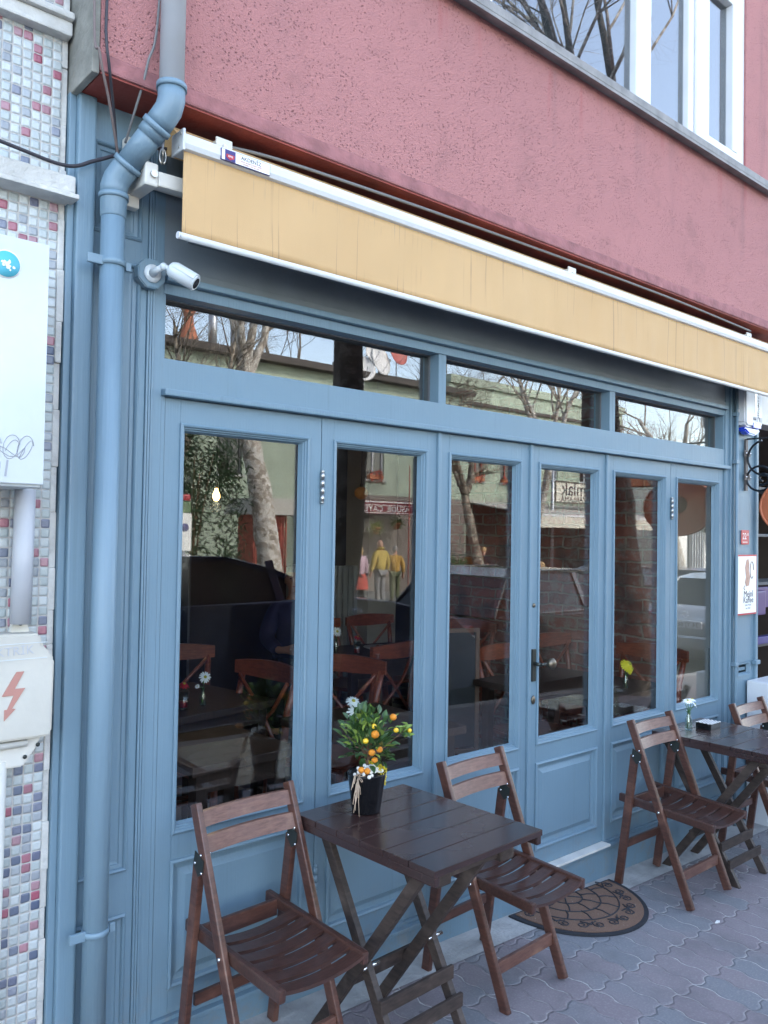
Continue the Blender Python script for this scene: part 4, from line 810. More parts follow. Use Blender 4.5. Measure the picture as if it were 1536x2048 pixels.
b = MB(); b.box(s0+.012, s0+.046, yf-.0022, yf-.0014, zc-.0150, zc+.0150); b.build('sticker_field', 'navy', st)
b = MB(); b.prism([(s0+.016, zc+.003), (s0+.042, zc+.003), (s0+.042, zc-.006), (s0+.029, zc-.013), (s0+.016, zc-.006)], yf-.003, yf-.0024, 'xz'); b.build('sticker_emblem', 'redgloss', st)
text(st, 'AKDENİZ', .0155, 'ink', FRONT(s0+.099, yf-.0016, zc+.0055), 'sticker_name', .0002)
text(st, 'TENTE BRANDA ÇADIR TAMİR', .0052, 'redink', FRONT(s0+.099, yf-.0016, zc-.0045), 'sticker_small_print', .0002)
text(st, 'İSTANBUL 0532 454 5544', .0052, 'redink', FRONT(s0+.099, yf-.0016, zc-.0110), 'sticker_small_print', .0002)
text(st, 'RFM', .008, 'signwhite', FRONT(s0+.029, yf-.0034, zc-.003), 'sticker_initials', .0002)

# ------------------------------------------------------------------ cables
def cable(label, pts, r_, mm, n=10):
    P_ = [Vector(p) for p in pts]; out = []
    for i in range(len(P_)-1):
        p0, p1, p2, p3 = P_[max(i-1, 0)], P_[i], P_[i+1], P_[min(i+2, len(P_)-1)]
        for k in range(n):
            t = k/n; out.append(.5*((2*p1)+(-p0+p2)*t+(2*p0-5*p1+4*p2-p3)*t*t+(-p0+3*p1-3*p2+p3)*t*t*t))
    out.append(P_[-1]); b = MB(); b.tube(out, r_, 8); return tag(b.build('cable', mm), label, 'cable')
cable('thick dark cable sagging from the tiled wall to the blue pilaster', [(.3, -.10, 2.60), (.62, -.08, 2.577), (.78, -.06, 2.575), (.86, -.05, 2.615), (.94, -.045, 2.662), (1.02, -.06, 2.70), (1.2, -.05, 2.73), (1.45, -.03, 2.70), (1.9, -.03, 2.70)], .0052, 'wire')
cable('thin brown cable hanging down the wall corner to the slanted pipe', [(.80, -.17, 4.2), (.803, -.175, 3.0), (.815, -.19, 2.84), (.86, -.15, 2.74), (.935, -.06, 2.60)], .0036, 'wire2')
cable('dark grey cable running down the red wall corner beside the brown one', [(.845, -.17, 4.2), (.838, -.172, 3.05), (.834, -.182, 2.90), (.85, -.17, 2.82), (.90, -.09, 2.73), (.925, -.05, 2.66)], .0042, 'wire')
cable('thin grey cable hanging behind the upper drainpipe', [(1.0, -.175, 4.2), (.985, -.175, 3.1), (.955, -.17, 2.87), (.945, -.12, 2.76), (.945, -.06, 2.69)], .0036, 'wireg')
cable('grey cable clipped along the underside of the red wall', [(1.08, -.07, 2.73), (1.3, -.10, 2.77), (1.7, -.13, 2.775), (2.6, -.13, 2.79), (3.7, -.14, 2.79), (4.6, -.13, 2.78)], .0055, 'wireg')

# ------------------------------------------------------------------ cabinets on the tiled wall
cb = thing('wall_cabinet', 'large white metal cabinet on the tiled wall with a round blue sticker and pencil scribbles', 'cabinet', (.50, 0, 1.995))
b = MB(); b.box(-.55, .193, -.20, -.002, -.297, .302, .006); b.build('cabinet_box', 'whitemetal', cb)
b = MB(); b.box(-.55, .196, -.208, -.201, -.290, .305, .003); b.build('cabinet_door', 'whitemetal', cb)
b = MB(); b.lathe([(0, 0), (.034, 0), (.034, .001), (0, .001)], (.095, -.2085, .235), 36, 'y'); o = b.build('round_sticker', 'signwhite', cb)
b = MB(); b.lathe([(0, 0), (.031, 0), (.031, .001), (0, .001)], (.095, -.2098, .235), 36, 'y'); b.build('sticker_print', 'teal', o)
b = MB(); 
for k in range(30):
    a = rs.uniform(0, 6.28); q = rs.uniform(0, .019); c_ = (.095+q*math.cos(a)*.9, .231+q*math.sin(a)*.7); w_ = rs.uniform(.002, .006); b.prism([(c_[0]+w_*rs.uniform(.5, 1)*math.cos(6.28*j/7), c_[1]+w_*rs.uniform(.5, 1)*math.sin(6.28*j/7)) for j in range(7)], -.2112-.0001*k, -.2112-.0001*k+.0003, 'xz')
b.build('sticker_picture', 'signwhite', o)
text(cb, '01', .058, 'pencil', FRONT(.096, -.2085, -.255, R(-6)), 'pencil_number', .0003, sx=.85)
b = MB()
def scr(pts): b.tube([(x, -.2088, z) for x, z in pts], .0008, 4)
for k, xx in enumerate((.075, .118, .150)):
    scr([(xx+.020*math.cos(t)*(1-.02*t), -.196+.026*math.sin(t*(1+.07*k))-.002*t) for t in [q*.35 for q in range(26)]])
scr([(.09+.10*math.sin(q*.25)*.6, -.214+.012*math.cos(q*.9)) for q in range(16)])
b.build('pencil_scribble', 'pencil', cb)
eb = thing('fuse_box', 'yellowed white plastic electricity box with a red lightning bolt on the tiled wall', 'fuse box', (.66, 0, 1.17))
poly = [(-.30, -.115), (.110, -.115), (.118, -.105), (.120, .085), (.108, .105), (.088, .125), (.082, .155), (-.30, .165)]
b = MB(); b.prism(poly, -.080, -.002, 'xz', .006); b.build('box_cover', 'oldpvc', eb)
b = MB(); b.prism([(-.30, -.190), (.055, -.190), (.085, -.150), (.100, -.116), (-.30, -.116)], -.055, -.002, 'xz', .004); b.build('lower_plate', 'beige', eb)
b = MB(); b.tube([(-.30, -.062, -.128), (.060, -.062, -.128)], .009, 10); b.build('hinge_rod', 'beige', eb)
b = MB(); b.prism([(.020, .150), (.028, .190), (.036, .198), (.050, .198), (.060, .190), (.072, .150)], -.030, -.012, 'xz', .002); b.build('lug', 'beige', eb)
b = MB()
for x, z in ((.046, .178), (.058, -.165), (.090, -.138)): b.lathe([(0, 0), (.0055, 0), (.0055, .002), (0, .002)], (x, -.0565 if z < 0 else -.0305, z), 10, 'y')
b.build('screws', 'darkmetal', eb)
b = MB(); b.prism([(x_*.85-.010, z_*.82+.005) for x_, z_ in [(.040, .068), (.062, .068), (.036, .016), (.066, .016), (.030, -.044), (.040, -.046), (.008, -.080), (.008, -.046), (.016, -.046), (.034, -.004), (.0, -.004)]], -.0825, -.0802, 'xz'); b.build('lightning_bolt', 'palered', eb)
text(eb, 'ELEKTRİK', .032, 'pipegrey', FRONT(-.004, -.0803, .112, R(2)), 'embossed_word', .0007)
b = MB(); b.box(-.05, .100, -.0812, -.0802, .091, .093); b.box(-.05, .100, -.0812, -.0802, .131, .133); b.build('embossed_frame', 'whitemetal', eb)
b = MB(); b.tube([(.700, -.05, 1.35), (.703, -.05, 1.70)], .026, 20); tag(b.build('conduit_pipe', 'pipegrey'), 'grey conduit pipe between the large white cabinet and the fuse box', 'pipe')
b = MB(); b.tube([(.652, -.04, -.05), (.658, -.04, 1.0)], .021, 18); tag(b.build('conduit_pipe', 'beige'), 'yellowish conduit pipe running down the tiled wall below the fuse box', 'pipe')

# ------------------------------------------------------------------ things on the right pilaster
cd = thing('wall_conduit', 'thin blue painted conduit running up the right pilaster', 'conduit', (4.652, -.03, 0))
b = MB(); b.tube([(0, 0, -.05), (0, 0, .85), (.004, 0, 1.5), (0, 0, 2.75)], .0095, 12); b.build('tube', 'pipe', cd)
for z in (.87, 2.035, 2.31):
    b = MB(); b.box(-.02, .014, -.012, .02, z, z+.022, .003); b.build('clip', 'pipe', cd)
al = thing('alarm_siren', 'white alarm siren box with blue strobe on the right pilaster under the awning', 'alarm', (4.765, -.02, 2.385)); al.scale = (.9, .8, 1)
b = MB(); b.prism([(-.125, .13), (-.118, -.115), (-.095, -.135), (.095, -.135), (.118, -.115), (.125, .13)], -.075, -.0, 'xz', .012); b.build('siren_box', 'pvc', al)
b = MB(); b.prism([(-.110, -.139), (-.10, -.155), (-.05, -.175), (.03, -.178), (.09, -.160), (.110, -.139)], -.066, -.004, 'xz', .008); b.box(-.02, .09, -.079, -.072, -.135, -.105, .006); b.build('strobe_lens', 'bluelens', al)
text(al, '444 1 911', .040, 'ink', FRONT(.045, -.0757, -.085), 'phone_number', .0004, sx=.8)
text(al, 'SECURITY NET', .030, 'ink', FRONT(.055, -.0757, .02, R(90)), 'lettering', .0004)
b = MB(); b.box(.005, .035, -.0764, -.0752, -.045, .09); b.build('foil_label', 'steel', al)
b = MB(); b.box(-.13, -.120, -.03, -.018, -.05, -.035); b.build('side_clip', 'pvc', al)
br = thing('scroll_bracket', 'black wrought iron scroll bracket that carries the round hanging sign', 'bracket', (4.785, -.018, 2.04))
b = MB(); b.box(-.014, .014, -.010, .0, -.155, .150, .002); b.build('back_bar', 'ironbar', br)
for z in (.065, -.075):
    b = MB(); b.box(-.036, .036, -.014, -.011, z-.018, z+.018, .003); b.build('fixing_plate', 'ironbar', br)
    b = MB(); b.ball((-.024, -.017, z), .006); b.ball((.026, -.017, z), .006); b.build('bolt', 'chrome', br)
b = MB(); b.box(-.010, .010, -.62, -.012, .145, .153, .001); b.build('arm', 'iron', br)
b = MB()
def sc2(pts, r_=.0065): b.tube([(0, y, z) for y, z in pts], r_, 8)
sc2([(-.125+.110*math.cos(t), .035+.105*math.sin(t)) for t in [R(-60)+R(260)*0+k*R(15) for k in range(-3, 10)]][::-1])
sc2([(-.26+.05*math.cos(t)*(1-k_*.045), .075+.05*math.sin(t)*(1-k_*.045)) for k_, t in enumerate([R(70)-k*R(30) for k in range(16)])])
sc2([(-.085+.075*math.cos(t), -.085+.072*math.sin(t)) for t in [R(100)-0+k*R(-15) for k in range(-6, 17)]])
sc2([(-.105+.04*math.cos(t)*(1-k_*.05), -.085+.04*math.sin(t)*(1-k_*.05)) for k_, t in enumerate([R(-60)-k*R(32) for k in range(13)])])
b.build('scrolls', 'iron', br)
sg = thing('round_hanging_sign', 'oval terracotta coloured hanging shop sign at the right edge of the picture', 'sign', (4.785, -.345, 1.79))
b = MB(); b.lathe([(0, -.012), (.165, -.012), (.175, -.006), (.175, .006), (.165, .012), (0, .012)], (0, 0, 0), 48, 'x', Matrix.Diagonal((1, 1.34, 1, 1))); b.build('board', 'orangelens', sg)
b = MB(); b.lathe([(.168, -.014), (.178, -.014), (.178, .014), (.168, .014), (.168, -.014)], (0, 0, 0), 48, 'x', Matrix.Diagonal((1, 1.34, 1, 1))); b.build('rim', 'orangelens', sg)
b = MB(); b.lathe([(0, 0), (.052, 0), (.052, -.002), (0, -.002)], (-.013, .015, .02), 24, 'x'); b.build('cup_emblem', 'boardframe', sg)
for y in (-.12, .12):
    b = MB(); b.tube([(0, y, .155), (0, y, .392)], .002, 6); b.build('chain', 'chrome', sg)
ns = thing('house_number_plate', 'small red enamel house number plate on the right pilaster', 'sign', (4.785, -.017, 1.612))
b = MB(); b.box(-.048, .048, -.003, 0, -.042, .042, .001); b.build('plate', 'redgloss', ns)
text(ns, '22', .052, 'signwhite', FRONT(-.010, -.0036, .004), 'number', .0003, sx=.95); text(ns, 'B', .024, 'signwhite', FRONT(.032, -.0036, .016), 'number_suffix', .0003)
b = MB(); b.box(-.034, .026, -.0042, -.0031, -.030, -.027); b.build('rule', 'signwhite', ns)
cs = thing('coffee_sign', 'white and red enamel coffee sign on the right pilaster behind the conduit', 'sign', (4.775, -.0335, 1.335))
b = MB(); b.prism([(-.122, -.175), (.122, -.175), (.122, .175), (-.122, .175)], -.003, .0, 'xz', .001); b.build('plate', 'redgloss', cs)
b = MB(); b.prism([(-.112, -.165), (.112, -.165), (.112, .165), (-.112, .165)], -.0045, -.0032, 'xz'); b.build('white_field', 'signwhite', cs)
text(cs, 'Meinl', .054, 'ink', FRONT(.014, -.005, -.055), 'lettering', .0003); text(cs, 'Kaffee', .050, 'ink', FRONT(.014, -.005, -.090), 'lettering', .0003)
text(cs, 'Julius Meinl', .016, 'pencil', FRONT(.01, -.005, -.118), 'lettering', .0003); text(cs, 'seit 1862', .016, 'pencil', FRONT(.01, -.005, -.137), 'lettering', .0003)
b = MB(); b.prism([(-.018, .045), (-.030, .10), (-.012, .145), (.012, .150), (.022, .12), (.018, .08), (.034, .045), (.020, -.005), (-.016, -.010), (-.030, .015)], -.006, -.0048, 'xz'); b.build('figure', 'figuretan', cs)
b = MB(); b.tube([(.055+.022*math.cos(t), -.0055, .085+.05*math.sin(t)) for t in [k*.5 for k in range(12)]], .002, 5); b.tube([(-.035, -.0055, -.005), (-.045, -.0055, -.02), (-.03, -.0055, -.03)], .002, 5); b.build('figure_outline', 'boardframe', cs)

ac = thing('white_utility_cabinet', 'white boxy metal cabinet with a worn beige panel behind the last chair', 'cabinet', (4.80, -.045, 0))
b = MB(); b.box(0, .75, -.11, .02, gz(5)-.02, .775, .008); b.build('rear_shell', 'pvc', ac)
b = MB(); b.box(.004, .75, -.185, -.114, gz(5), .785, .012); b.build('front_shell', 'pvc', ac)
b = MB(); b.box(.035, .60, -.1895, -.186, .585, .755, .004); b.build('worn_panel', 'beige', ac)
b = MB(); b.box(.01, .74, -.1885, -.186, .30, .304); b.box(.01, .74, -.1885, -.186, .56, .563); b.build('panel_seams', 'pipegrey', ac)

# ------------------------------------------------------------------ people
def skin_mesh(name, pts, edges, material, parent, root=0, sub=2):
    me = bpy.data.meshes.new(name); me.from_pydata([p[:3] for p in pts], edges, []); o = bpy.data.objects.new(name, me); C.objects.link(o)
    sk = o.modifiers.new('skin', 'SKIN'); sk.branch_smoothing = .6; sb = o.modifiers.new('sub', 'SUBSURF'); sb.levels = sub; sb.render_levels = sub
    for i, p in enumerate(pts):
        v = me.skin_vertices[0].data[i]; r_ = p[3]; v.radius = (r_ if not isinstance(r_, tuple) else r_[0], r_ if not isinstance(r_, tuple) else r_[1]); v.use_root = (i == root)
    bpy.context.view_layer.update()
    nm = bpy.data.meshes.new_from_object(o.evaluated_get(bpy.context.evaluated_depsgraph_get())); bpy.data.objects.remove(o)
    nm.materials.clear(); nm.materials.append(M[material]); 
    for f in nm.polygons: f.use_smooth = True
    k = bpy.data.objects.new(name, nm); C.objects.link(k); k.parent = parent; return k
def person(label, loc, rz, top='darkcl', legs='darkcl', hair='hair', h=1.72, armL=None, armR=None, seated=False, bend=0, long_hair=False, bald=False, hood=False, skirt=None, stride=.0, glasses=False, group=None):
    """front is local -y"""
    t = thing('person', label, 'person', loc, rz, group); s = h/1.72; V = Vector
    hip = .50 if seated else .93; sh_ = hip+.50
    def up(z, y=0, x=0):       # torso points bend forward about the hip
        d = z-hip; a = R(bend); return V((x, y*math.cos(a)-d*math.sin(a), hip+d*math.cos(a)+y*math.sin(a)))
    P_ = {}
    P_['pel'] = up(hip); P_['wa'] = up(hip+.17, .0); P_['ch'] = up(hip+.36, .01); P_['nk'] = up(sh_+.03, .01); P_['nk2'] = up(sh_+.10, -.012); P_['hd'] = up(sh_+.19, -.02); P_['tp'] = up(sh_+.27, -.015)
    aL = armL or [(.25, .02, -.27), (.27, -.04, -.50), (.27, -.07, -.60)]; aR = armR or [(-.25, .02, -.27), (-.27, -.04, -.50), (-.27, -.07, -.60)]
    for s_, A, k in ((1, aL, 'L'), (-1, aR, 'R')):
        P_['s'+k] = up(sh_-.03, .01, s_*.165); P_['e'+k] = up(sh_-.03+A[0][2], A[0][1], A[0][0]); P_['w'+k] = up(sh_-.03+A[1][2], A[1][1], A[1][0]); P_['h'+k] = up(sh_-.03+A[2][2], A[2][1], A[2][0])
        q = s_*.085
        if seated: P_['t'+k] = V((q, -.02, hip-.02)); P_['k'+k] = V((q*1.3, -.42, hip-.01)); P_['a'+k] = V((q*1.3, -.40, .09)); P_['f'+k] = V((q*1.4, -.53, .035))
        else:
            st_ = stride*s_; P_['t'+k] = V((q, 0, hip-.05)); P_['k'+k] = V((q, -.02-st_*.5-(.02 if st_ < 0 else 0), .49)); P_['a'+k] = V((q, .03-st_, .09)); P_['f'+k] = V((q*1.25, -.12-st_, .035))
    def pack(names, rad, grow=0): return [(*(P_[n]*s), (rad[n] if not isinstance(rad[n], tuple) else rad[n])) for n in names]
    rad = dict(pel=(.145, .105), wa=(.13, .095), ch=(.155, .11), nk=(.07, .06), nk2=.052, hd=(.078, .092), tp=(.055, .068), sL=.07, sR=.07, eL=.043, eR=.043, wL=.03, wR=.03, hL=.036, hR=.036, tL=.085, tR=.085, kL=.058, kR=.058, aL=.038, aR=.038, fL=.04, fR=.04)
    nm = list(rad); ix = {n: i for i, n in enumerate(nm)}
    ed = [('pel', 'wa'), ('wa', 'ch'), ('ch', 'nk'), ('nk', 'nk2'), ('nk2', 'hd'), ('hd', 'tp'), ('ch', 'sL'), ('ch', 'sR'), ('sL', 'eL'), ('eL', 'wL'), ('wL', 'hL'), ('sR', 'eR'), ('eR', 'wR'), ('wR', 'hR'), ('pel', 'tL'), ('tL', 'kL'), ('kL', 'aL'), ('aL', 'fL'), ('pel', 'tR'), ('tR', 'kR'), ('kR', 'aR'), ('aR', 'fR')]
    # fingers and thumb on each hand
    pts = pack(nm, rad); edges = [(ix[a], ix[c]) for a, c in ed]
    for k in 'LR':
        d = (P_['h'+k]-P_['w'+k]).normalized(); sd = d.cross(V((0, 1, 0))); sd = sd.normalized() if sd.length > .1 else V((1, 0, 0))
        for j, (o_, L) in enumerate(((-.026, .050), (-.009, .062), (.009, .058), (.025, .045))):
            a_ = P_['h'+k]+sd*o_+d*.02; m_ = a_+d*L*.55; e_ = m_+d*L*.45+V((0, -.012, 0)); n0 = len(pts)
            pts += [(*(m_*s), .0095), (*(e_*s), .008)]; edges += [(ix['h'+k], n0), (n0, n0+1)]
        a_ = P_['h'+k]-sd*.035+V((0, -.015, 0))+d*.01; e_ = a_+d*.03-sd*.008; n0 = len(pts); pts += [(*(a_*s), .011), (*(e_*s), .009)]; edges += [(ix['h'+k], n0), (n0, n0+1)]
    skin_mesh('body', pts, edges, 'skin', t, ix['pel'], 1)
    # head details
    hd = P_['hd']*s; q = Matrix.Translation(hd) @ Matrix.Rotation(R(bend), 4, 'X')
    b = MB(); 
    tb_ = bmesh.new(); bmesh.ops.create_icosphere(tb_, subdivisions=3, radius=.098*s)
    for v in tb_.verts:
        v.co.x *= .80; v.co.z *= 1.18
        if v.co.z < -.03: v.co.x *= .84; v.co.y = v.co.y*.86-.006
        if v.co.y < 0 and abs(v.co.x) < .02 and -.035 < v.co.z < .015: v.co.y -= .016*(1-abs(v.co.x)/.02)
        if v.co.y < -.04 and .005 < v.co.z < .035 and .012 < abs(v.co.x) < .045: v.co.y += .008
    for f in tb_.faces: f.smooth = True
    b.merge(tb_, q)
    for s_ in (1, -1): b.merge((lambda u: (bmesh.ops.create_icosphere(u, subdivisions=1, radius=.026*s), u)[1])(bmesh.new()), q @ Matrix.Translation((s_*.078*s, .004, -.005)) @ Matrix.Diagonal((.35, .7, 1.1, 1)))
    hdo = b.build('head', 'skin', t)
    b = MB(); 
    for s_ in (1, -1): b.merge((lambda u: (bmesh.ops.create_icosphere(u, subdivisions=1, radius=.011*s), u)[1])(bmesh.new()), q @ Matrix.Translation((s_*.030*s, -.084*s, .012*s)) @ Matrix.Diagonal((1.8 if glasses else 1.2, .5, 1.3 if glasses else .6, 1)))
    if glasses: b.merge((lambda u: (bmesh.ops.create_cube(u, size=1), u)[1])(bmesh.new()), q @ Matrix.Translation((0, -.083*s, .018*s)) @ Matrix.Diagonal((.13*s, .008, .007, 1)))
    b.build('eyes' if not glasses else 'sunglasses', 'ink', hdo)
    b = MB(); b.merge((lambda u: (bmesh.ops.create_icosphere(u, subdivisions=1, radius=.02*s), u)[1])(bmesh.new()), q @ Matrix.Translation((0, -.082*s, -.05*s)) @ Matrix.Diagonal((1.1, .3, .25, 1))); b.build('mouth', 'redcl', hdo)
    if not bald:
        tb_ = bmesh.new(); bmesh.ops.create_icosphere(tb_, subdivisions=3, radius=.106*s)
        for v in list(tb_.verts):
            v.co.x *= .83; v.co.z *= 1.14
            if v.co.y < -.045 and v.co.z < .045: tb_.verts.remove(v)
            elif v.co.z < (-.05 if not long_hair else -.2): tb_.verts.remove(v)
        for v in tb_.verts:
            v.co += Vector((rs.uniform(-1, 1), rs.uniform(-1, 1), rs.uniform(-1, 1)))*.004
            if long_hair and v.co.z < 0: v.co.z *= 2.4; v.co.x *= 1.1
        for f in tb_.faces: f.smooth = True
        b = MB(); b.merge(tb_, q); b.build('hair', hair, t, recalc=False)
    # clothes
    g_ = 1.16
    names = ['pel', 'wa', 'ch', 'nk', 'sL', 'eL', 'wL', 'sR', 'eR', 'wR']; kb = 1.22 if hood else 1.06; r2 = {k_: (tuple(q_*kb for q_ in v_) if isinstance(v_, tuple) else v_*kb) for k_, v_ in dict(pel=(.165, .128), wa=(.158, .122), ch=(.178, .132), nk=(.085, .075), sL=.088, sR=.088, eL=.062, eR=.062, wL=.046, wR=.046).items()}; i2 = {n: i for i, n in enumerate(names)}
    Pb = dict(P_); P_['pel'] = P_['pel'] + (P_['wa']-P_['pel'])*(-.35 if not seated else .1)
    skin_mesh('jacket', pack(names, r2), [(i2[a], i2[c]) for a, c in ed if a in i2 and c in i2], top, t, 0, 2)
    P_['pel'] = Pb['pel']
    if hood:
        b = MB(); b.tube([tuple((P_['nk2']*s)+Vector((.085*s*math.cos(a), .02+.07*s*math.sin(a), -.03+.02*math.sin(a)))) for a in [k*.42 for k in range(16)]], .034*s, 8); b.build('hood', top, t)
    names = ['pel', 'tL', 'kL', 'aL', 'tR', 'kR', 'aR']; r3 = dict(pel=(.155, .118), tL=.103, kL=.078, aL=.064, tR=.103, kR=.078, aR=.064); i3 = {n: i for i, n in enumerate(names)}
    skin_mesh('trousers', pack(names, r3), [(i3[a], i3[c]) for a, c in ed if a in i3 and c in i3], legs, t, 0, 2)
    if skirt: 
        b = MB(); b.lathe([(.15, hip*s+.02), (.20, hip*s-.15), (.24, hip*s-.38)], seg=18); b.build('skirt', skirt, t)
    for k in 'LR':
        b = MB(); a_, f_ = P_['a'+k]*s, P_['f'+k]*s; b.tube([a_+Vector((0, .05, -.055)), a_+Vector((0, .01, -.045)), f_+Vector((0, 0, .005)), f_+Vector((0, -.05, -.004))], [.035, .048, .045, .02], 10); b.build('shoe', 'darkcl', t)
    return t

# ------------------------------------------------------------------ cafe interior
def crossback():
    t = thing('crossback_chair', 'x', 'chair'); W = .20
    b = MB(); b.prism([(-.21, -.20), (.21, -.20), (.215, .0), (.18, .20), (-.18, .20), (-.215, 0)], .44, .465, 'xy', .006); b.build('seat', 'bentwood', t)
    for s in (-1, 1):
        b = MB(); b.tube([(s*.19, -.17, .44), (s*.205, -.20, 0)], [.019, .014], 10); b.build('front_leg', 'bentwood', t)
        b = MB(); b.tube([(s*.19, .26, 0), (s*.185, .205, .42), (s*.19, .235, .70), (s*.205, .275, .86)], [.014, .019, .018, .016], 10); b.build('rear_leg', 'bentwood', t)
    n = 12; b = MB()
    pts = [(-.235+.47*k/n, .255+.045*(1-(2*k/n-1)**2), .865) for k in range(n+1)]
    for k in range(n):
        (x0, y0, z), (x1, y1, _) = pts[k], pts[k+1]; h0 = .046-.014*(2*k/n-1)**2; h1 = .046-.014*(2*(k+1)/n-1)**2
        b._add([(x0, y0-.011, z-h0), (x0, y0+.011, z-h0), (x0, y0-.011, z+h0), (x0, y0+.011, z+h0), (x1, y1-.011, z-h1), (x1, y1+.011, z-h1), (x1, y1-.011, z+h1), (x1, y1+.011, z+h1)], [(0, 4, 6, 2), (1, 3, 7, 5), (2, 6, 7, 3), (0, 1, 5, 4)]+([(0, 2, 3, 1)] if k == 0 else [])+([(4, 5, 7, 6)] if k == n-1 else []))
    bmesh.ops.remove_doubles(b.bm, verts=b.bm.verts, dist=1e-5); b.build('top_rail', 'bentwood', t)
    for s in (-1, 1):
        b = MB(); b.tube([(s*.185, .235, .83), (s*.05, .262, .68), (-s*.17, .225, .47)], .010, 8); b.build('cross_brace', 'bentwood', t)
    b = MB(); b.tube([(-.198, -.185, .20), (.198, -.185, .20)], .010, 8); b.tube([(-.195, -.185, .25), (-.188, .23, .25)], .010, 8); b.tube([(.195, -.185, .25), (.188, .23, .25)], .010, 8); b.build('stretchers', 'bentwood', t)
    return t
xb = crossback(); GX = 'cross-back chairs inside the cafe'; xb['group'] = GX
CH = [((1.98, 1.12), -84, 'red-brown cross-back chair at the right end of the vase table in the leftmost pane'),
 ((2.08, 1.70), -14, 'red-brown cross-back chair behind the vase table of the leftmost pane'),
 ((4.22, .40), -90, 'red-brown cross-back chair whose wide top rail crosses the two rightmost panes behind the yellow flower'),
 ((3.72, .66), -4, 'red-brown cross-back chair in the third pane between the blackboard easel and the door'),
 ((4.42, .84), 4, 'red-brown cross-back chair behind the door handle against the brick wall'),
 ((3.78, 2.38), 22, 'red-brown cross-back chair left behind the plate table'),
 ((4.20, 2.45), -2, 'red-brown cross-back chair middle behind the plate table'),
 ((4.34, 1.95), -80, 'red-brown cross-back chair at the right end of the plate table'),
 ((2.45, .98), -64, 'red-brown cross-back chair close behind the potted orange tree'),
 ((3.25, 1.62), 190, 'red-brown cross-back chair in front of the plate table')]
for i, ((x, y), a, lb) in enumerate(CH):
    o = xb if i == 0 else copy_tree(xb)
    place(o, (x, y, FL), R(a), lb)
def itable(label, x, y, W, D, rz=0, H=.735):
    t = thing('cafe_table', label, 'table', (x, y, FL), R(rz), 'dark wooden tables inside the cafe')
    b = MB(); b.box(-W/2, W/2, -D/2, D/2, H-.035, H, .004); b.build('tabletop', 'indoorwood', t)
    for sx in (-1, 1):
        for sy in (-1, 1):
            b = MB(); b.box(sx*(W/2-.06)-.025, sx*(W/2-.06)+.025, sy*(D/2-.06)-.025, sy*(D/2-.06)+.025, 0, H-.035, .003); b.build('leg', 'indoorwood', t)
    b = MB(); b.box(-W/2+.05, W/2-.05, -D/2+.04, -D/2+.06, H-.11, H-.036); b.build('apron', 'indoorwood', t)
    return t
itable('dark wooden inside table with a white daisy vase behind the leftmost pane', 1.83, 1.36, .78, .66, 9)
itable('dark wooden inside table close to the glass behind the first folding chair', 1.60, .52, .46, .46, 3)
itable('dark wooden inside table close to the glass behind the potted orange tree', 2.33, .45, .55, .6, 0)
itable('dark wooden inside table with a yellow flower vase behind the fourth and fifth panes', 3.85, .52, .75, .80, 2)
itable('dark wooden inside table with a plate on it, seen in the second pane', 3.68, 2.05, .80, .75, -8)
TT = FL+.735
vase('small glass vase with one white daisy on the inside table of the leftmost pane', (1.90, 1.16, TT), [(.004, -.01, .135, .030, (-.2, -1, .5)), (-.03, 0, .095, .012, (-.5, -.6, .5))], h=.085)
vase('small glass vase with a bright yellow chrysanthemum on the inside table behind the fifth pane', (3.92, .22, TT), [(.0, -.01, .125, .040, (-.2, -.9, .7)), (.015, -.015, .105, .03, (.1, -1, .4))], h=.085, colour='ypetal', layers=3)
vase('small glass vase with a white daisy beside the red candle glass on the plate table', (3.42, 2.12, TT), [(0, -.01, .15, .036, (-.3, -1, .5))], h=.095)
vase('small glass vase with white daisies just inside the glass left of the potted orange tree', (2.075, .24, TT-.05), [(-.02, -.01, .165, .034, (-.4, -1, .4)), (-.022, .0, .205, .03, (-.2, -.6, .8)), (-.005, .01, .19, .025, (-.3, -.3, 1))], h=.10)
for lb, loc in (('dark red candle glass at the left end of the inside table in the leftmost pane', (1.79, 1.14, TT)), ('red candle glass beside the plate on the inside table of the second pane', (3.52, 2.02, TT))):
    t = thing('candle_glass', lb, 'candle', loc, group='red candle glasses'); b = MB(); b.lathe([(0, .002), (.022, .002), (.025, .01), (.027, .085), (.024, .085), (.022, .012), (0, .012)], seg=18); b.build('glass', 'vase', t)
    b = MB(); b.lathe([(0, .013), (.02, .013), (.02, .04), (0, .04)], seg=14); b.build('wax', 'redgloss', t); daisy(t, (.0, -.003, .112), .026, 9, 'redgloss', (0, -.5, 1), layers=2)
pl = thing('plate', 'white plate of food on the inside table of the second pane', 'plate', (3.80, 2.10, TT)); b = MB(); b.lathe([(0, .003), (.07, .003), (.12, .018), (.122, .021), (.07, .009), (0, .009)], seg=32); b.build('dish', 'pvc', pl)
b = MB(); [b.ball((rs.uniform(-.05, .05), rs.uniform(-.05, .05), .018), .018, (1, 1, .6), 1) for k in range(8)]; b.build('food', 'terracotta', pl)
ez = thing('blackboard_easel', 'blackboard on a wooden easel with a yellow flower on top, seen in the third pane', 'blackboard', (3.36, .98, FL), R(-25))
b = MB(); b.box(-.145, .145, -.008, .008, .35, 1.0, .002); b.build('board', 'board', ez)
b = MB(); b.ring(-.165, .165, .32, 1.02, [(0, .012), (0, -.014), (.022, -.014), (.024, -.008)]); b.bar((-.155, .0, .35), (-.19, -.08, 0), .024, .018); b.bar((.155, .0, .35), (.19, -.08, 0), .024, .018); b.build('easel_frame', 'boardframe', ez)
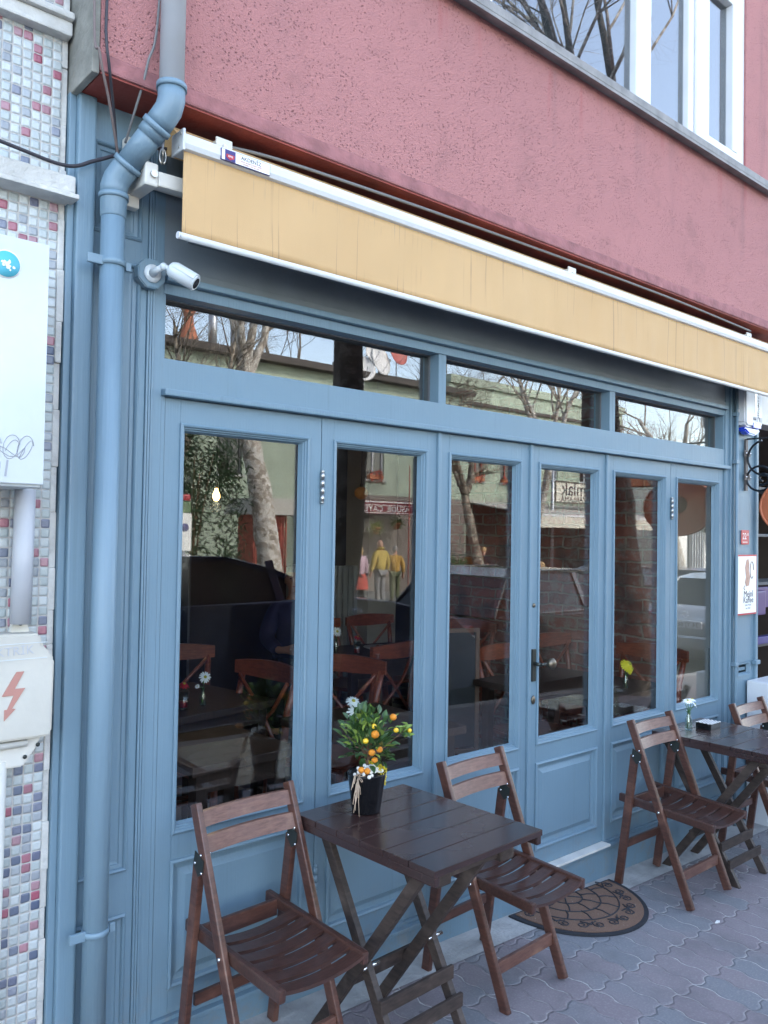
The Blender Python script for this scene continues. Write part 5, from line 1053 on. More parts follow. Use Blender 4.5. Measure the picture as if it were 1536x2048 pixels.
vase('small vase with a yellow flower on the ledge above the blackboard easel', (3.36, 1.05, FL+1.04), [(0, 0, .07, .03, (-.3, -.8, .6))], h=.04, sc=.9, colour='ypetal', layers=2)
rd = thing('radiator', 'grey column radiator by the cream column at the back of the cafe', 'radiator', (4.42, 3.62, FL+.1))
b = MB()
for k in range(12): b.box(-.36+k*.062, -.36+k*.062+.050, -.05, .05, 0, 1.15, .012)
b.build('fins', 'radiator', rd)
for x0, lb in ((1.70, 'tall grey metal post of the drinks cooler in the leftmost pane'),):
    t = thing('drinks_cooler', 'tall dark glass-fronted cooler with pale metal edges standing at the back behind the leftmost pane', 'cooler', (2.45, 3.1, FL), R(-20))
    b = MB(); b.box(-.36, .36, 0, .6, 0, 2.0, .01); b.build('cooler_cabinet', 'darkgrey', t); b = MB(); b.box(-.36, -.32, -.03, 0, .1, 1.95, .004); b.box(-.05, .0, -.03, 0, .1, 1.95, .004); b.build('door_edges', 'steel', t); b = MB(); b.box(.02, .34, -.02, -.004, .12, 1.93); b.build('cooler_glass', 'carglass', t)
for lb, x, y, z in (('lit bare filament bulb hanging in the leftmost pane', 2.45, 2.05, 1.82), ('dim amber ball lamp hanging in the second pane', 3.93, 2.5, 1.90)):
    t = thing('pendant_lamp', lb, 'lamp', (x, y, z)); b = MB()
    if 'amber' in lb: b.ball((0, 0, 0), .055, (1, 1, .9)); b.build('lamp_shade', 'amber', t)
    else: b.lathe([(0, -.045), (.012, -.042), (.022, -.022), (.020, -.004), (.010, .018), (.009, .03), (0, .03)], seg=16); b.build('light_bulb', 'bulb', t)
    b = MB(); b.tube([(0, 0, .03), (0, 0, .07)], .013, 10); b.build('socket', 'brass', t); b = MB(); b.tube([(0, 0, .07), (0, 0, 2.73-z)], .003, 6); b.build('cord', 'wire', t)
lp = bpy.data.lights.new('bulb_light', 'POINT'); lp.energy = 2.0; lp.color = (1, .7, .4); lp.shadow_soft_size = .03; lo = bpy.data.objects.new('bulb_light', lp); C.objects.link(lo); lo.location = (2.45, 2.05, 1.74)
ja = [(.22, -.10, -.24), (.10, -.33, -.30), (.04, -.38, -.29)]; jb = [(-.22, -.10, -.24), (-.10, -.33, -.30), (-.02, -.38, -.28)]
person('grey-haired person in dark navy jacket sitting at the back of the cafe', (3.80, 3.15, FL-.02), R(-38), 'navycl', 'darkcl', 'greyhair', armL=ja, armR=jb, seated=True, glasses=False)

# ------------------------------------------------------------------ trees (bare planes)
def tree(label, x, y, H, r0, seed, lean=(0, 0), bark='bark', crownbark=None, dense=0, twigs=6, split=.45, pollard=True, z0=None, thin=1.0):
    q = random.Random(seed); t = thing('plane_tree', label, 'tree', (x, y, gz(x)-.05 if z0 is None else z0), group='bare plane trees along the street')
    tr = MB(); cr = MB(); up = Vector((0, 0, 1))
    def branch(p, d, L, r, lv, b):
        pts = [p]; rr_ = [r]; n = max(3, int(L/.35)) if lv < 3 else 3
        for k in range(n):
            d = (d+Vector((q.uniform(-1, 1), q.uniform(-1, 1), q.uniform(-.6, .8)))*(.10 if lv == 0 else .20)+up*(.05 if lv else 0)).normalized()
            pts.append(pts[-1]+d*(L/n)); rr_.append(r*(1-(.35 if lv == 0 else .62)*(k+1)/n)*q.uniform(.93, 1.1))
        b.tube(pts, rr_, 10 if lv < 1 else (6 if lv < 2 else 3), cap=lv > 0)
        if lv >= twigs-1 or (lv == twigs-2 and q.random() < .35): return
        kids = (3+(dense > 0) if lv == 0 else q.choice((4, 5))+dense if lv == 1 else q.choice((4, 5, 6)) if lv == 2 else 5)
        for k in range(kids):
            f = 1.0 if (k == 0 or lv == 0) else q.uniform(.35, 1); i = min(n, int(f*n)); a = q.uniform(0, 6.28); sp_ = q.uniform(.35, .75) if lv == 0 else q.uniform(.5, 1.1)
            dd = (pts[i]-pts[i-1]).normalized(); s1 = dd.orthogonal().normalized(); s2 = dd.cross(s1); nd = (dd+(s1*math.cos(a)+s2*math.sin(a))*sp_).normalized()
            branch(pts[i], nd, L*(q.uniform(.62, .85) if lv == 0 else q.uniform(.50, .72)), rr_[i]*(.80*thin if lv == 0 else .55), lv+1, cr if lv >= 1 else tr)
    branch(Vector((0, 0, 0)), Vector((lean[0], lean[1], 1)).normalized(), H*split, r0, 0, tr)
    tr.build('trunk', bark, t); cr.build('crown', crownbark or bark, t); return t
tree('bare plane tree with slim dark shaded trunk on the near kerb', 3.87, -2.9, 9.5, .150, 5, split=.52, bark='shadebark', crownbark='bark2', dense=2, thin=.75)
tree('bare plane tree with thick dark trunk on the near kerb in the fifth pane', 8.25, -2.9, 9.5, .27, 14, split=.50, bark='shadebark', crownbark='bark2', dense=3, thin=.50)
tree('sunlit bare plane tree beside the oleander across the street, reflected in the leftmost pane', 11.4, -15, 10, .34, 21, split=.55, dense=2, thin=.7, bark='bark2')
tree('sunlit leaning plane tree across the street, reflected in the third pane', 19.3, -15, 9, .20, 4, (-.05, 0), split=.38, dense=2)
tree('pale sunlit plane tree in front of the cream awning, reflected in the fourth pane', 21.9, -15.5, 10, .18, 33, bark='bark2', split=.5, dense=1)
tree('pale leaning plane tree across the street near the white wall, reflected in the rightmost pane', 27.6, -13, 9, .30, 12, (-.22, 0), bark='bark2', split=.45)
tree('thin bare plane tree in front of the left end of the green house', 8.3, -15.3, 9, .16, 40, split=.45, dense=2)
tree('bare plane tree at the far right behind the white wall', 36, -17, 10, .25, 44, split=.4)

for k, (x_, n_) in enumerate(((13.5, 'leftmost'), (19.5, 'second from the left'), (25.5, 'middle'), (32, 'second from the right'), (40, 'rightmost'))):
    tree('fine bare tree rising behind the roofs across the street, %s of five' % n_, x_, -28, 14, .16, 60+k, split=.52, z0=-.5)
# oleander and other plants
def bush(name, label, cat, x, y, z, sx, sz, n, mm, L=.16, wdt=.022, seed=1, trunk=True):
    q = random.Random(seed); t = thing(name, label, cat, (x, y, z)); b = MB()
    cl_ = [Vector((q.uniform(-.8, .8)*sx, q.uniform(-.6, .6)*sx, q.uniform(.15, .95)*sz)) for _ in range(18)]
    for k in range(n):
        c = q.choice(cl_)+Vector((q.gauss(0, .2)*sx, q.gauss(0, .2)*sx, q.gauss(0, .11)*sz)); d = Vector((q.uniform(-1, 1), q.uniform(-1, 1), q.uniform(-.6, 1))).normalized(); s = d.orthogonal().normalized()*wdt; LL = L*q.uniform(.7, 1.3)
        b.quad([c, c+d*LL*.5+s, c+d*LL, c+d*LL*.5-s])
    b.build('foliage', mm, t, recalc=False)
    if trunk:
        b = MB()
        for k in range(7): a = q.uniform(0, 6.28); b.tube([(.08*math.cos(a), .08*math.sin(a), 0), (.2*sx*math.cos(a), .2*sx*math.sin(a), sz*.4), (.5*sx*math.cos(a), .5*sx*math.sin(a), sz*.85)], [.03, .02, .008], 5)
        b.build('stems', 'bark3', t)
    return t
bush('oleander_shrub', 'tall dense dark oleander shrub across the street, reflected in the leftmost pane', 'shrub', 8.9, -14.6, gz(8.9), 1.0, 4.1, 4300, 'oleander', .20, .018, 2)
bush('oleander_shrub', 'smaller drooping oleander beside the red lattice across the street', 'shrub', 12.9, -15.2, gz(13)+.7, .55, 1.1, 900, 'oleander', .20, .024, 6)
bush('round_bush', 'round green potted bush beside the man with the orange tray', 'bush', 19.4, -16.2, gz(19)+.45, .38, .8, 1500, 'bush', .06, .02, 8)
bush('ivy_bush', 'dark ivy hanging over the white wall at the far right', 'bush', 32.5, -14.2, 1.4, .8, 2.2, 1800, 'oleander', .14, .05, 10)

# ------------------------------------------------------------------ buildings across the street
YB = -20.5
def house(label, x0, x1, z1, mm, wins, roof='eave', y=YB, depth=6, roofh=.2, over=.35):
    t = thing('street_house', label, 'house', (x0, y, 0)); L = x1-x0; z0 = gz(x1)-.3
    # wall with real window openings (rows of piers and bands)
    b = MB(); cols = sorted(wins, key=lambda q: q[0])
    bands = sorted(set([q[2] for q in cols]+[q[3] for q in cols]))
    def solid(xa, xb, za, zb):
        if xb-xa > .01 and zb-za > .01: b.box(xa, xb, -.3, 0, za, zb)
    zs = [z0]+bands+[z1]
    for za, zb in zip(zs, zs[1:]):
        xs = 0; 
        for (wa, wb, wz0, wz1, *_) in cols:
            if wz0 <= za+1e-6 and wz1 >= zb-1e-6: solid(xs, wa, za, zb); xs = wb
        solid(xs, L, za, zb)
    b.box(0, L, -depth, -.301, z0, z1-.05)
    b.build('wall', mm, t)
    b = MB(); b.box(-over*.3, L+over*.3, -depth-.2, over, z1, z1+roofh, .02); b.build('roof', roof, t)
    for (wa, wb, wz0, wz1, fr, style) in cols:
        if style == 'open': continue
        b = MB(); f_ = .06
        b.box(wa, wb, -.16, -.08, wz0, wz0+f_); b.box(wa, wb, -.16, -.08, wz1-f_, wz1); b.box(wa, wa+f_, -.16, -.08, wz0+f_, wz1-f_); b.box(wb-f_, wb, -.16, -.08, wz0+f_, wz1-f_); b.box((wa+wb)/2-.025, (wa+wb)/2+.025, -.155, -.085, wz0+f_, wz1-f_)
        w_ = b.build('window_frame', fr, t); b = MB(); b.box(wa+.03, wb-.03, -.13, -.12, wz0+.03, wz1-.03); b.build('pane', 'winpane', w_)
        b = MB(); b.box(wa-.08, wb+.08, -.05, .10, wz0-.08, wz0-.002, .01); b.build('sill', 'concrete', w_)
        if style == 'box':
            b = MB(); b.box((wa+wb)/2-.32, (wa+wb)/2+.32, .0, .18, wz0, wz0+.16, .01); k = b.build('flower_box', 'terracotta', w_)
            b = MB(); [b.ball(((wa+wb)/2+rs.uniform(-.32, .32), .1+rs.uniform(-.06, .12), wz0+.16+rs.uniform(-.25, .14)), rs.uniform(.02, .045), sub=1) for _ in range(45)]; b.build('geraniums', 'geranium', k)
    return t
g1 = house('sage green two-storey house with dark eaves and the maroon cafe awning across the street', 4.5, 24.2, 7.12, 'sage',
  [(2.6, 3.6, 3.5, 4.9, 'pvc', ''), (8.4, 9.3, 3.4, 4.9, 'darkgrey', ''), (14.35, 15.3, 3.55, 4.85, 'pvc', 'box'), (17.1, 18.0, 3.6, 4.8, 'pvc', ''), (12.9, 16.7, gz(18)-.0, 2.3, 'eave', 'open')], roofh=.24, over=.40)
b = MB(); b.box(11.9, 19.6, .001, .03, -1, 2.98); b.build('cafe_back_wall', 'brownwall', g1)
g2 = house('taller sage green house with flat parapet and red framed windows further right across the street', 24.3, 37, 7.9, 'sage',
  [(1.3, 2.1, 3.9, 5.2, 'redwood', 'box'), (3.2, 4.0, 3.9, 5.2, 'redwood', 'box'), (6.3, 7.3, 4.2, 5.6, 'pvc', ''), (9, 10, 4.2, 5.6, 'pvc', '')], roof='sage', y=-21.6, roofh=.35, over=.15)
b = MB(); b.box(.0, 12.7, .0, .12, 7.1, 7.25, .02); b.box(0, 12.7, 0, .1, 5.75, 5.85, .02); b.build('cornice', 'eave', g2)
g3 = house('long white low wall building with orange tiled roof at the far right across the street', 37.2, 60, 4.2, 'whitewall', [(3, 4, 1.2, 2.6, 'darkgrey', ''), (8, 9, 1.2, 2.6, 'darkgrey', '')], roof='rooftile', roofh=.9, y=-19)
g4 = house('pale house left of the green one across the street', -14, 4.3, 6.4, 'whitewall', [(4, 5, 3.2, 4.6, 'darkgrey', ''), (9, 10, 3.2, 4.6, 'darkgrey', ''), (14, 15, 3.2, 4.6, 'darkgrey', '')], roofh=.3)
wl = thing('garden_wall', 'bright white garden wall with grey timber gate across the street, reflected in the rightmost pane', 'wall', (28.8, -14.6, 0))
b = MB(); b.box(.8, 12, -.2, 0, -1.2, 2.5, .02); b.build('masonry', 'whitewall', wl); b = MB(); b.box(2.0, 3.2, .01, .08, -1, 2.1, .01); b.build('gate', 'darkgrey', wl)
b = MB(); [b.box(2.2+.2*k, 2.24+.2*k, .09, .12, -.6, 1.9) for k in range(5)]; b.build('gate_bars', 'pvc', wl)

# red lattice kiosk
kk = thing('red_kiosk', 'red painted timber kiosk with lattice and small grey roof beside the big plane tree', 'kiosk', (11.9, -16.6, gz(12)))
b = MB(); 
for k in range(7): b.box(.0+k*.16, .04+k*.16, -.02, .02, 0, 2.3)
for k in range(9): b.box(0, 1.0, -.03, -.005, .1+k*.26, .14+k*.26)
b.build('lattice', 'redwood', kk); b = MB(); b.box(0, 1.0, -.9, -.1, 0, 2.3, .01); b.build('body', 'redwood', kk)
b = MB(); b.prism([(-.3, 2.3), (1.7, 2.3), (1.4, 2.75), (-.1, 2.75)], -1.2, .3, 'xz', .01); b.build('roof', 'greycanvas', kk)
# maroon awning with lettering
ma = thing('maroon_awning', 'maroon cafe awning with white lettering across the street, reflected in the second pane', 'awning', (18.0, YB+.02, 0))
b = MB(); b.prism([(0, 2.80), (2.3, 2.62), (2.3, 2.60), (0, 2.76)], -1.95, 2.6, 'yz'); b.build('canopy', 'maroon', ma)
b = MB(); b.box(-1.95, 2.6, 2.29, 2.305, 2.24, 2.62, .003); b.build('valance', 'maroon', ma)
b = MB(); b.box(-1.95, 2.6, 2.300, 2.312, 2.515, 2.535); b.box(-1.95, 2.6, 2.300, 2.312, 2.26, 2.28); b.box(-1.95, 2.6, 2.28, 2.312, 2.61, 2.65); b.build('white_piping', 'signwhite', ma)
text(ma, 'ASUDE  ÇAYEVİ', .25, 'signwhite', OPP(-.20, 2.315, 2.395), 'lettering', .004, sx=1.30)
b = MB(); b.tube([(.86, 2.4, -1), (.86, 2.4, 3.9)], .018, 6); tag(b.build('pole', 'redcl', ma))
pf = thing('picture_frame', 'dark framed picture on the cafe wall under the maroon awning', 'picture', (18.9, YB+.04, 1.85)); b = MB(); b.box(-.5, .5, 0, .03, -.3, .35, .005); b.build('frame', 'eave', pf); b = MB(); b.box(-.42, .42, .031, .036, -.22, .27); b.build('sheet', 'greycanvas', pf)
for k, (x, z, lb) in enumerate(((17.72, 1.74, 'orange hanging pot with dry trailing plant, left of three under the maroon awning'), (18.85, 1.70, 'red hanging pot with thin trailing plant, middle of three under the maroon awning'), (19.82, 1.86, 'red hanging pot with bright green plant, right of three beside the red pole'))):
    t = thing('hanging_pot', lb, 'plant pot', (x*.945-.05, -18.5, z), group='hanging pots under the maroon awning'); b = MB(); b.lathe([(0, -.12), (.09, -.12), (.13, .06), (.15, .06), (.15, .09), (0, .09)], seg=14); b.build('pot', 'terracotta', t)
    b = MB(); b.tube([(0, 0, .08), (0, 0, .75)], .008, 5); b.build('cord', 'twine', t)
    q = random.Random(k+50); b = MB()
    for _ in range(160):
        c = Vector((q.gauss(0, .12), q.gauss(0, .1), .14+q.gauss(0, .10)-(.15 if k == 1 else 0)*q.random())); d = Vector((q.uniform(-1, 1), q.uniform(-1, 1), q.uniform(-1, 1))); s = d.orthogonal().normalized()*.02; b.quad([c, c+d*.06+s, c+d*.12, c+d*.06-s])
    b.build('foliage', ['twine', 'leaf2', 'bush'][k], t, recalc=False)
# estate agent sign and cream awning
es = thing('shop_sign', 'cream lightbox sign with dark lettering above the cream awning across the street', 'sign', (31.0, -19.5, 3.50))
b = MB(); b.box(-2.4, 2.6, -.15, .05, -.47, .47, .01); b.build('sign_box', 'creamcanvas', es); b = MB(); b.ring(-2.4, 2.6, -.47, .47, [(0, .05), (0, .07), (.05, .07), (.05, .055)]); b.build('sign_rim', 'eave', es)
text(es, 'Emlak', .86, 'ink', OPP(-.85, .056, .14), 'lettering', .004, sx=1.1); text(es, 'PAZARLAMA', .33, 'ink', OPP(-.85, .056, -.30), 'lettering', .004, sx=1.25)
b = MB(); b.tube([(-2.65, .1, -4), (-2.65, .1, 1.6)], .07, 10); tag(b.build('mast', 'zinc', es))
ca = thing('cream_awning', 'wide cream awning with pale valance above a dark shopfront, reflected in the fourth pane', 'awning', (29, -21.5, 0))
b = MB(); b.prism([(0, 3.05), (3.9, 2.42), (3.9, 2.38), (0, 3.0)], -4.2, 5.5, 'yz'); b.build('canopy', 'greycanvas', ca); b = MB(); b.box(-4.2, 5.5, 3.89, 3.93, 1.93, 2.42, .01); b.build('valance', 'creamcanvas', ca); b = MB(); b.box(-4.2, 5.5, 3.88, 3.95, 2.36, 2.44, .01); b.build('front_bar', 'pvc', ca)
b = MB(); b.box(-4.2, 5.5, -.05, .4, -1.2, 2.9); b.build('shopfront_wall', 'eave', ca)
vs_ = thing('projecting_sign', 'tall white and red projecting sign with dark letters across the street', 'sign', (31.6, -16.4, 3.1)); b = MB(); b.box(-.35, .35, -.06, .06, -1.1, 1.2, .02); b.build('panel', 'signwhite', vs_); b = MB(); b.box(-.352, .352, -.062, .062, -1.12, -.75, .02); b.build('red_foot', 'redgloss', vs_); text(vs_, 'LOCA', .36, 'ink', OPP(0, .065, .0) @ Matrix.Rotation(R(-90), 4, 'Z'), 'lettering', .003)
# roof furniture
for lb, x, z, mm, a, r_ in (('white satellite dish leaning left on the green house roof', 18.6, 8.05-.75, 'dish', 25, .47), ('white satellite dish in the middle of the cluster on the green house roof', 19.35, 8.35-.65, 'dish', -10, .57), ('red satellite dish highest on the green house roof', 20.2, 8.65-.55, 'reddish', 0, .47), ('small white satellite dish behind the middle one on the green house roof', 19.0, 8.55-.6, 'dish', 10, .39)):
    t = thing('satellite_dish', lb, 'satellite dish', (x, -20.2, z+.15), R(a), 'satellite dishes on the green house'); b = MB(); mt = Matrix.Rotation(R(-75), 4, 'X'); b.lathe([(0, -.08), (r_*.4, -.065), (r_*.75, -.03), (r_, .02), (r_*1.0, .03), (r_*.75, -.015), (r_*.4, -.05), (0, -.065)], seg=28, mtx=mt @ Matrix.Diagonal((.86, 1, 1, 1))); b.build('reflector', mm, t)
    b = MB(); b.tube([(0, 0, -r_*.9), (0, .42, -.05)], .012, 6); b.box(-.03, .03, .38, .46, -.08, 0, .005); b.build('feed_arm', 'zinc', t); b = MB(); b.tube([(0, -.10, 0), (0, -.12, -z-.15+7.6 if False else -1.0)], .022, 6); b.build('mast', 'zinc', t)
ck = thing('brick_chimney', 'old conical red and white chimney cowl at the left end of the green house roof', 'chimney', (11.9, -20.6, 7.36)); b = MB(); b.lathe([(.32, 0), (.30, .15), (.16, .55), (.14, .8), (.26, 1.05), (.26, 1.1), (0, 1.15)], seg=16); b.build('cowl', 'rooftile', ck)
for x, h_ in ((12.9, 1.7), (13.7, 1.2), (18.0, 1.6)):
    b = MB(); b.tube([(x, -20.9, 7.2), (x, -20.9, 7.2+h_)], .14 if x < 18 else .06, 12); b.lathe([(.2, 0), (0, .15)], (x, -20.9, 7.2+h_+.02), 12); tag(b.build('flue_pipe', 'zinc'), {12.9: 'thick zinc flue pipe next to the conical chimney cowl', 13.7: 'shorter zinc flue pipe right of the thick one', 18.0: 'thin zinc pipe left of the satellite dishes'}[x], 'flue', 'metal flue pipes on the green house')
b = MB(); b.box(17.9, 18.5, -21.2, -20.6, 7.1, 7.75, .02); tag(b.build('chimney_stack', 'concrete'), 'short grey chimney stack left of the satellite dishes', 'chimney')
pk = thing('sign_post', 'white round-topped sign post with blue emblem in front of the oleander', 'sign', (8.25, -13.6, gz(8.3))); b = MB(); b.tube([(0, 0, 0), (0, 0, 1.3)], .04, 8); b.build('post', 'zinc', pk); b = MB(); b.box(-.16, .16, -.05, .05, 1.3, 2.1, .02); b.build('panel', 'signwhite', pk); b = MB(); b.lathe([(0, 0), (.09, 0), (.09, .004), (0, .004)], (0, .056, 1.8), 18, 'y'); b.build('emblem', 'navy', pk); b = MB(); b.box(-.14, .14, -.05, .055, 2.12, 2.35, .03); b.build('green_box', 'bush', pk); b = MB(); b.box(-.12, .12, -.05, .05, 2.37, 2.5, .03); b.build('red_cap', 'redgloss', pk)

# people across the street (front = local -y; rz 180 faces the cafe)
GP = 'people standing in front of the cafe across the street'
Z = lambda x: gz(x)-.03
person('man seen from behind in mustard yellow hooded jacket and grey trousers across the street', (14.7, -14.7, Z(14.7)), R(2), 'yjacket', 'greytr', h=1.76, bald=True, hood=True, group=GP)
person('woman seen from behind with curly blond hair, pink tweed jacket and red skirt', (13.62, -14.25, Z(13.6)), R(-8), 'pink', 'darkcl', 'blond', h=1.58, skirt='redcl', long_hair=True, group=GP)
person('white-haired person half hidden behind the woman in the pink jacket', (14.35, -15.6, Z(14.3)), R(170), 'greytr', 'greytr', 'greyhair', h=1.62, group=GP)
person('woman with sunglasses and long orange scarf raising her hand to her chin', (13.25, -15.4, Z(13.2)), R(175), 'darkcl', 'orangecl', 'hair', h=1.6, armL=[(.24, -.06, -.24), (.16, -.22, -.10), (.12, -.26, .0)], long_hair=True, glasses=True, skirt='orangecl', group=GP)
person('man with sunglasses in black at the left edge of the second pane', (12.65, -15.5, Z(12.6)), R(170), 'darkcl', 'darkcl', 'hair', h=1.6, glasses=True, armL=[(.24, -.06, -.24), (.16, -.30, -.24), (.12, -.36, -.22)], group=GP)
person('grey-haired man in short ochre jacket beside the man in mustard yellow', (16.05, -15.6, Z(16)), R(30), 'ochre', 'olive', 'greyhair', h=1.62, armR=[(-.24, -.10, -.24), (-.14, -.30, -.30), (-.08, -.36, -.30)], group=GP)
person('person in black leather jacket standing right of the red pole with purple skirt', (17.0, -15.5, Z(17)), R(160), 'darkcl', 'darkcl', 'redcl', h=1.55, skirt='purple', long_hair=True, group=GP)
person('person in dark clothes and green shoes near the tables right of the red pole', (18.0, -15.5, Z(18)), R(200), 'darkcl', 'navycl', 'hair', h=1.5, group=GP)
tm = person('man walking in dark shirt carrying an orange and black tray across the street', (20.3, -16.0, Z(20.3)), R(75), 'darkcl', 'darkcl', 'blond', h=1.72, armL=[(.20, -.14, -.24), (.12, -.36, -.26), (.08, -.42, -.26)], armR=[(-.20, -.14, -.24), (-.12, -.36, -.26), (-.08, -.42, -.26)], stride=.16, group=GP)
tr_ = thing('striped_tray', 'orange and black striped crate held by the walking man', 'crate', (19.85, -16.02, Z(20.3)+1.05)); b = MB(); [b.box(-.2, .2, -.25, .25, .06*k, .06*k+.03, .01) for k in range(6)]; b.build('orange_layers', 'orange', tr_); b = MB(); b.box(-.18, .18, -.23, .23, .0, .33, .01); b.build('dark_core', 'black', tr_)
person('man bending forward beside the parked grey car, reflected in the fourth pane', (15.0, -9.0, gz(15)-.14), R(-70), 'darkcl', 'darkcl', 'blond', h=1.66, bend=38, glasses=True)

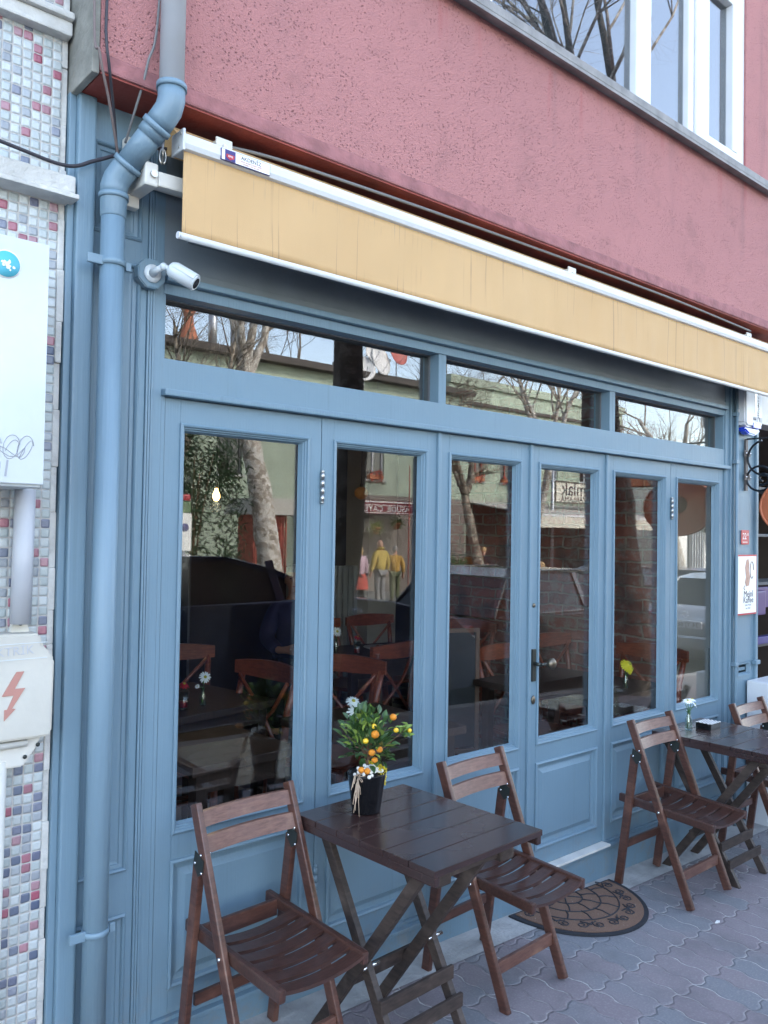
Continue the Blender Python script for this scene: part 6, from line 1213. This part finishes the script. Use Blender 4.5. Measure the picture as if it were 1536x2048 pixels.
# ------------------------------------------------------------------ parked cars
def car(label, x, y, rz, paint, H=1.45, L=4.2, W=1.72, plate=None, kind='hatch', z=None):
    t = thing('parked_car', label, 'car', (x, y, (gz(x)-.14) if z is None else z), rz, 'cars parked along the street'); h = H; hw = W/2
    # side profile, front to +x
    if kind == 'hatch': body = [(-L/2, .35), (-L/2+.02, .62), (-L/2+.10, .93), (-L/2+.30, 1.0), (.55, 1.02), (1.25, .93), (L/2-.25, .78), (L/2-.04, .60), (L/2, .36), (L/2-.12, .20), (-L/2+.12, .20)]; roof = [(-L/2+.18, .98), (-L/2+.55, h-.06), (-L/2+.95, h), (.05, h), (.55, h-.14), (1.15, .93)]
    elif kind == 'long': body = [(-2.45,.40),(-2.40,.80),(-2.30,1.08),(-1.8,1.16),(.65,1.18),(1.25,1.12),(2.05,.93),(2.38,.68),(2.45,.40),(2.3,.22),(-2.3,.22)]; roof = [(-2.05,1.14),(-1.55,h-.06),(-1.0,h),(-.50,h-.005),(-.05,h-.11),(.60,1.16)]
    else: body = [(-L/2, .45), (-L/2+.03, .86), (-L/2+.12, .98), (-L/2+.75, 1.0), (.60, 1.0), (1.35, .90), (L/2-.25, .76), (L/2-.04, .60), (L/2, .36), (L/2-.12, .22), (-L/2+.12, .22)]; roof = [(-L/2+.62, .99), (-L/2+1.15, h-.05), (-L/2+1.6, h), (.10, h-.01), (.62, h-.16), (1.20, .92)]
    def loft(prof, ws, b):
        rings = []
        for f_, wf in ws: rings.append([b.bm.verts.new((px_*(1 if abs(f_) < .9 else .985), f_*hw*wf, pz_ if abs(f_) < .99 else pz_*.97+.01)) for px_, pz_ in prof])
        n = len(prof)
        for a, c in zip(rings, rings[1:]):
            for k in range(n): f = b.bm.faces.new((a[k], a[(k+1) % n], c[(k+1) % n], c[k])); f.smooth = True
        b.bm.faces.new(rings[0][::-1]); b.bm.faces.new(rings[-1])
    b = MB(); loft(body, [(-1, .96), (-.97, 1), (-.6, 1), (.6, 1), (.97, 1), (1, .96)], b); bo = b.build('body', paint, t); 
    # cabin with tumblehome
    b = MB(); rings = []
    for s_, k_ in ((-1, 1), (-1, 0), (1, 0), (1, 1)): pass
    def cab(b, inset, grow):
        n = len(roof); A = []; 
        for s_ in (-1, 1): A.append([b.bm.verts.new((px_+(0), s_*(hw*.97-(pz_-.95)*.34-inset), pz_+grow)) for px_, pz_ in roof])
        for k in range(n): b.bm.faces.new((A[0][k], A[0][(k+1) % n], A[1][(k+1) % n], A[1][k]))
        b.bm.faces.new(A[0][::-1]); b.bm.faces.new(A[1])
    cab(b, 0, 0); b.build('greenhouse_glass', 'carglass', t)
    b = MB()
    for k in range(len(roof)-1):
        (xa, za), (xb, zb) = roof[k], roof[k+1]
        for s_ in (-1, 1): ya = s_*(hw*.97-(za-.95)*.34+.002); yb2 = s_*(hw*.97-(zb-.95)*.34+.002); b.bar((xa, ya, za), (xb, yb2, zb), .05, .05, bev=.015)
    b.prism([(roof[1][0], roof[1][1]-.012), (roof[2][0], roof[2][1]), (roof[3][0], roof[3][1]), (roof[4][0], roof[4][1]-.012), (roof[4][0]+.02, roof[4][1]+.004), (roof[3][0], roof[3][1]+.022), (roof[2][0], roof[2][1]+.022), (roof[1][0]-.02, roof[1][1]+.004)], -hw*.80, hw*.80, 'xz', .008)
    for s_ in (-1, 1): b.bar((.0, s_*(hw*.97+.002), .99), (-.08, s_*(hw*.97-(h-.99)*.34), h-.02), .07, .02, up=(0, 1, 0)); 
    b.build('roof', paint, t)
    for s_ in (-1, 1):
        b = MB(); b.box(.52, .68, s_*hw-.02 if s_ > 0 else -hw-.16, s_*hw+.16 if s_ > 0 else -hw+.02, .98, 1.10, .03); b.build('side_mirror', paint, t)
        b = MB(); b.box(-L/2-.012, -L/2+.06, s_*hw*.62-.14, s_*hw*.62+.14, .68, .90, .03); b.build('tail_lamp', 'lampred', t)
        b = MB(); b.box(L/2-.16, L/2-.012, s_*hw*.66-.17, s_*hw*.66+.17, .58, .72, .03); b.build('headlamp', 'lampw', t)
        for wx in (-L/2+.75, L/2-.80):
            b = MB(); b.lathe([(.2, -.10), (.30, -.10), (.32, -.07), (.32, .07), (.30, .10), (.2, .10)], (wx, s_*(hw-.09), .31), 24, 'y'); wo = b.build('wheel', 'tyre', t)
            b = MB(); b.lathe([(0, .09), (.06, .10), (.20, .085), (.215, .105)], (wx, s_*(hw-.09), .31), 20, 'y'); b.lathe([(0, -.09), (.06, -.10), (.20, -.085), (.215, -.105)], (wx, s_*(hw-.09), .31), 20, 'y'); b.build('rim', 'steel', wo)
    b = MB(); b.box(-L/2-.03, -L/2+.1, -hw*.92, hw*.92, .38, .58, .03); b.box(L/2-.1, L/2+.03, -hw*.90, hw*.90, .30, .50, .03); b.build('bumper', paint, t)
    b = MB(); b.box(-L/2-.045, -L/2-.012, -.26, .26, .70, .81, .004); po = b.build('number_plate', 'plate', t)
    if plate:
        text(po, plate, .095, 'ink', Matrix.Translation((-L/2-.047, 0, .752)) @ Matrix.Rotation(R(-90), 4, 'Z') @ Matrix.Rotation(R(90), 4, 'X'), 'plate_number', .001, sx=1.05)
        b = MB(); b.tube([(-L/2-.02, .045*math.cos(a), .90+.045*math.sin(a)) for a in [k*.45 for k in range(15)]], .005, 6); [b.tube([(-L/2-.02, 0, .90), (-L/2-.02, .045*math.cos(a), .90+.045*math.sin(a))], .004, 5) for a in (R(90), R(210), R(330))]; b.build('trunk_emblem', 'chrome', t)
    return t
car('dark blue car parked right behind the viewer, reflected low in the two leftmost panes', 3.95, -4.25, 0, 'carblue', H=1.53, L=4.9, kind='long')
car('dark grey hatchback parked at the near kerb between the blue and the silver car', 8.55, -4.50, 0, 'cargrey', H=1.47, L=3.8)
car('silver saloon car parked at the near kerb, its rear in the rightmost pane', 13.9, -4.15, R(-2), 'carsilver', H=1.44, L=4.5, W=1.76, plate='34 YJ 6802', kind='saloon')
car('white car parked further along the kerb beyond the silver one', 20.3, -4.9, 0, 'carwhite', H=1.46, L=4.3)
car('grey car parked across the lane, reflected behind the brick wall in the fourth pane', 18.5, -10.0, R(180), 'cargrey', H=1.42, L=4.3, kind='saloon')
car('dark blue car parked on the far side near the projecting sign', 25.5, -11.2, 0, 'carblue', H=1.42, L=4.3, kind='saloon')
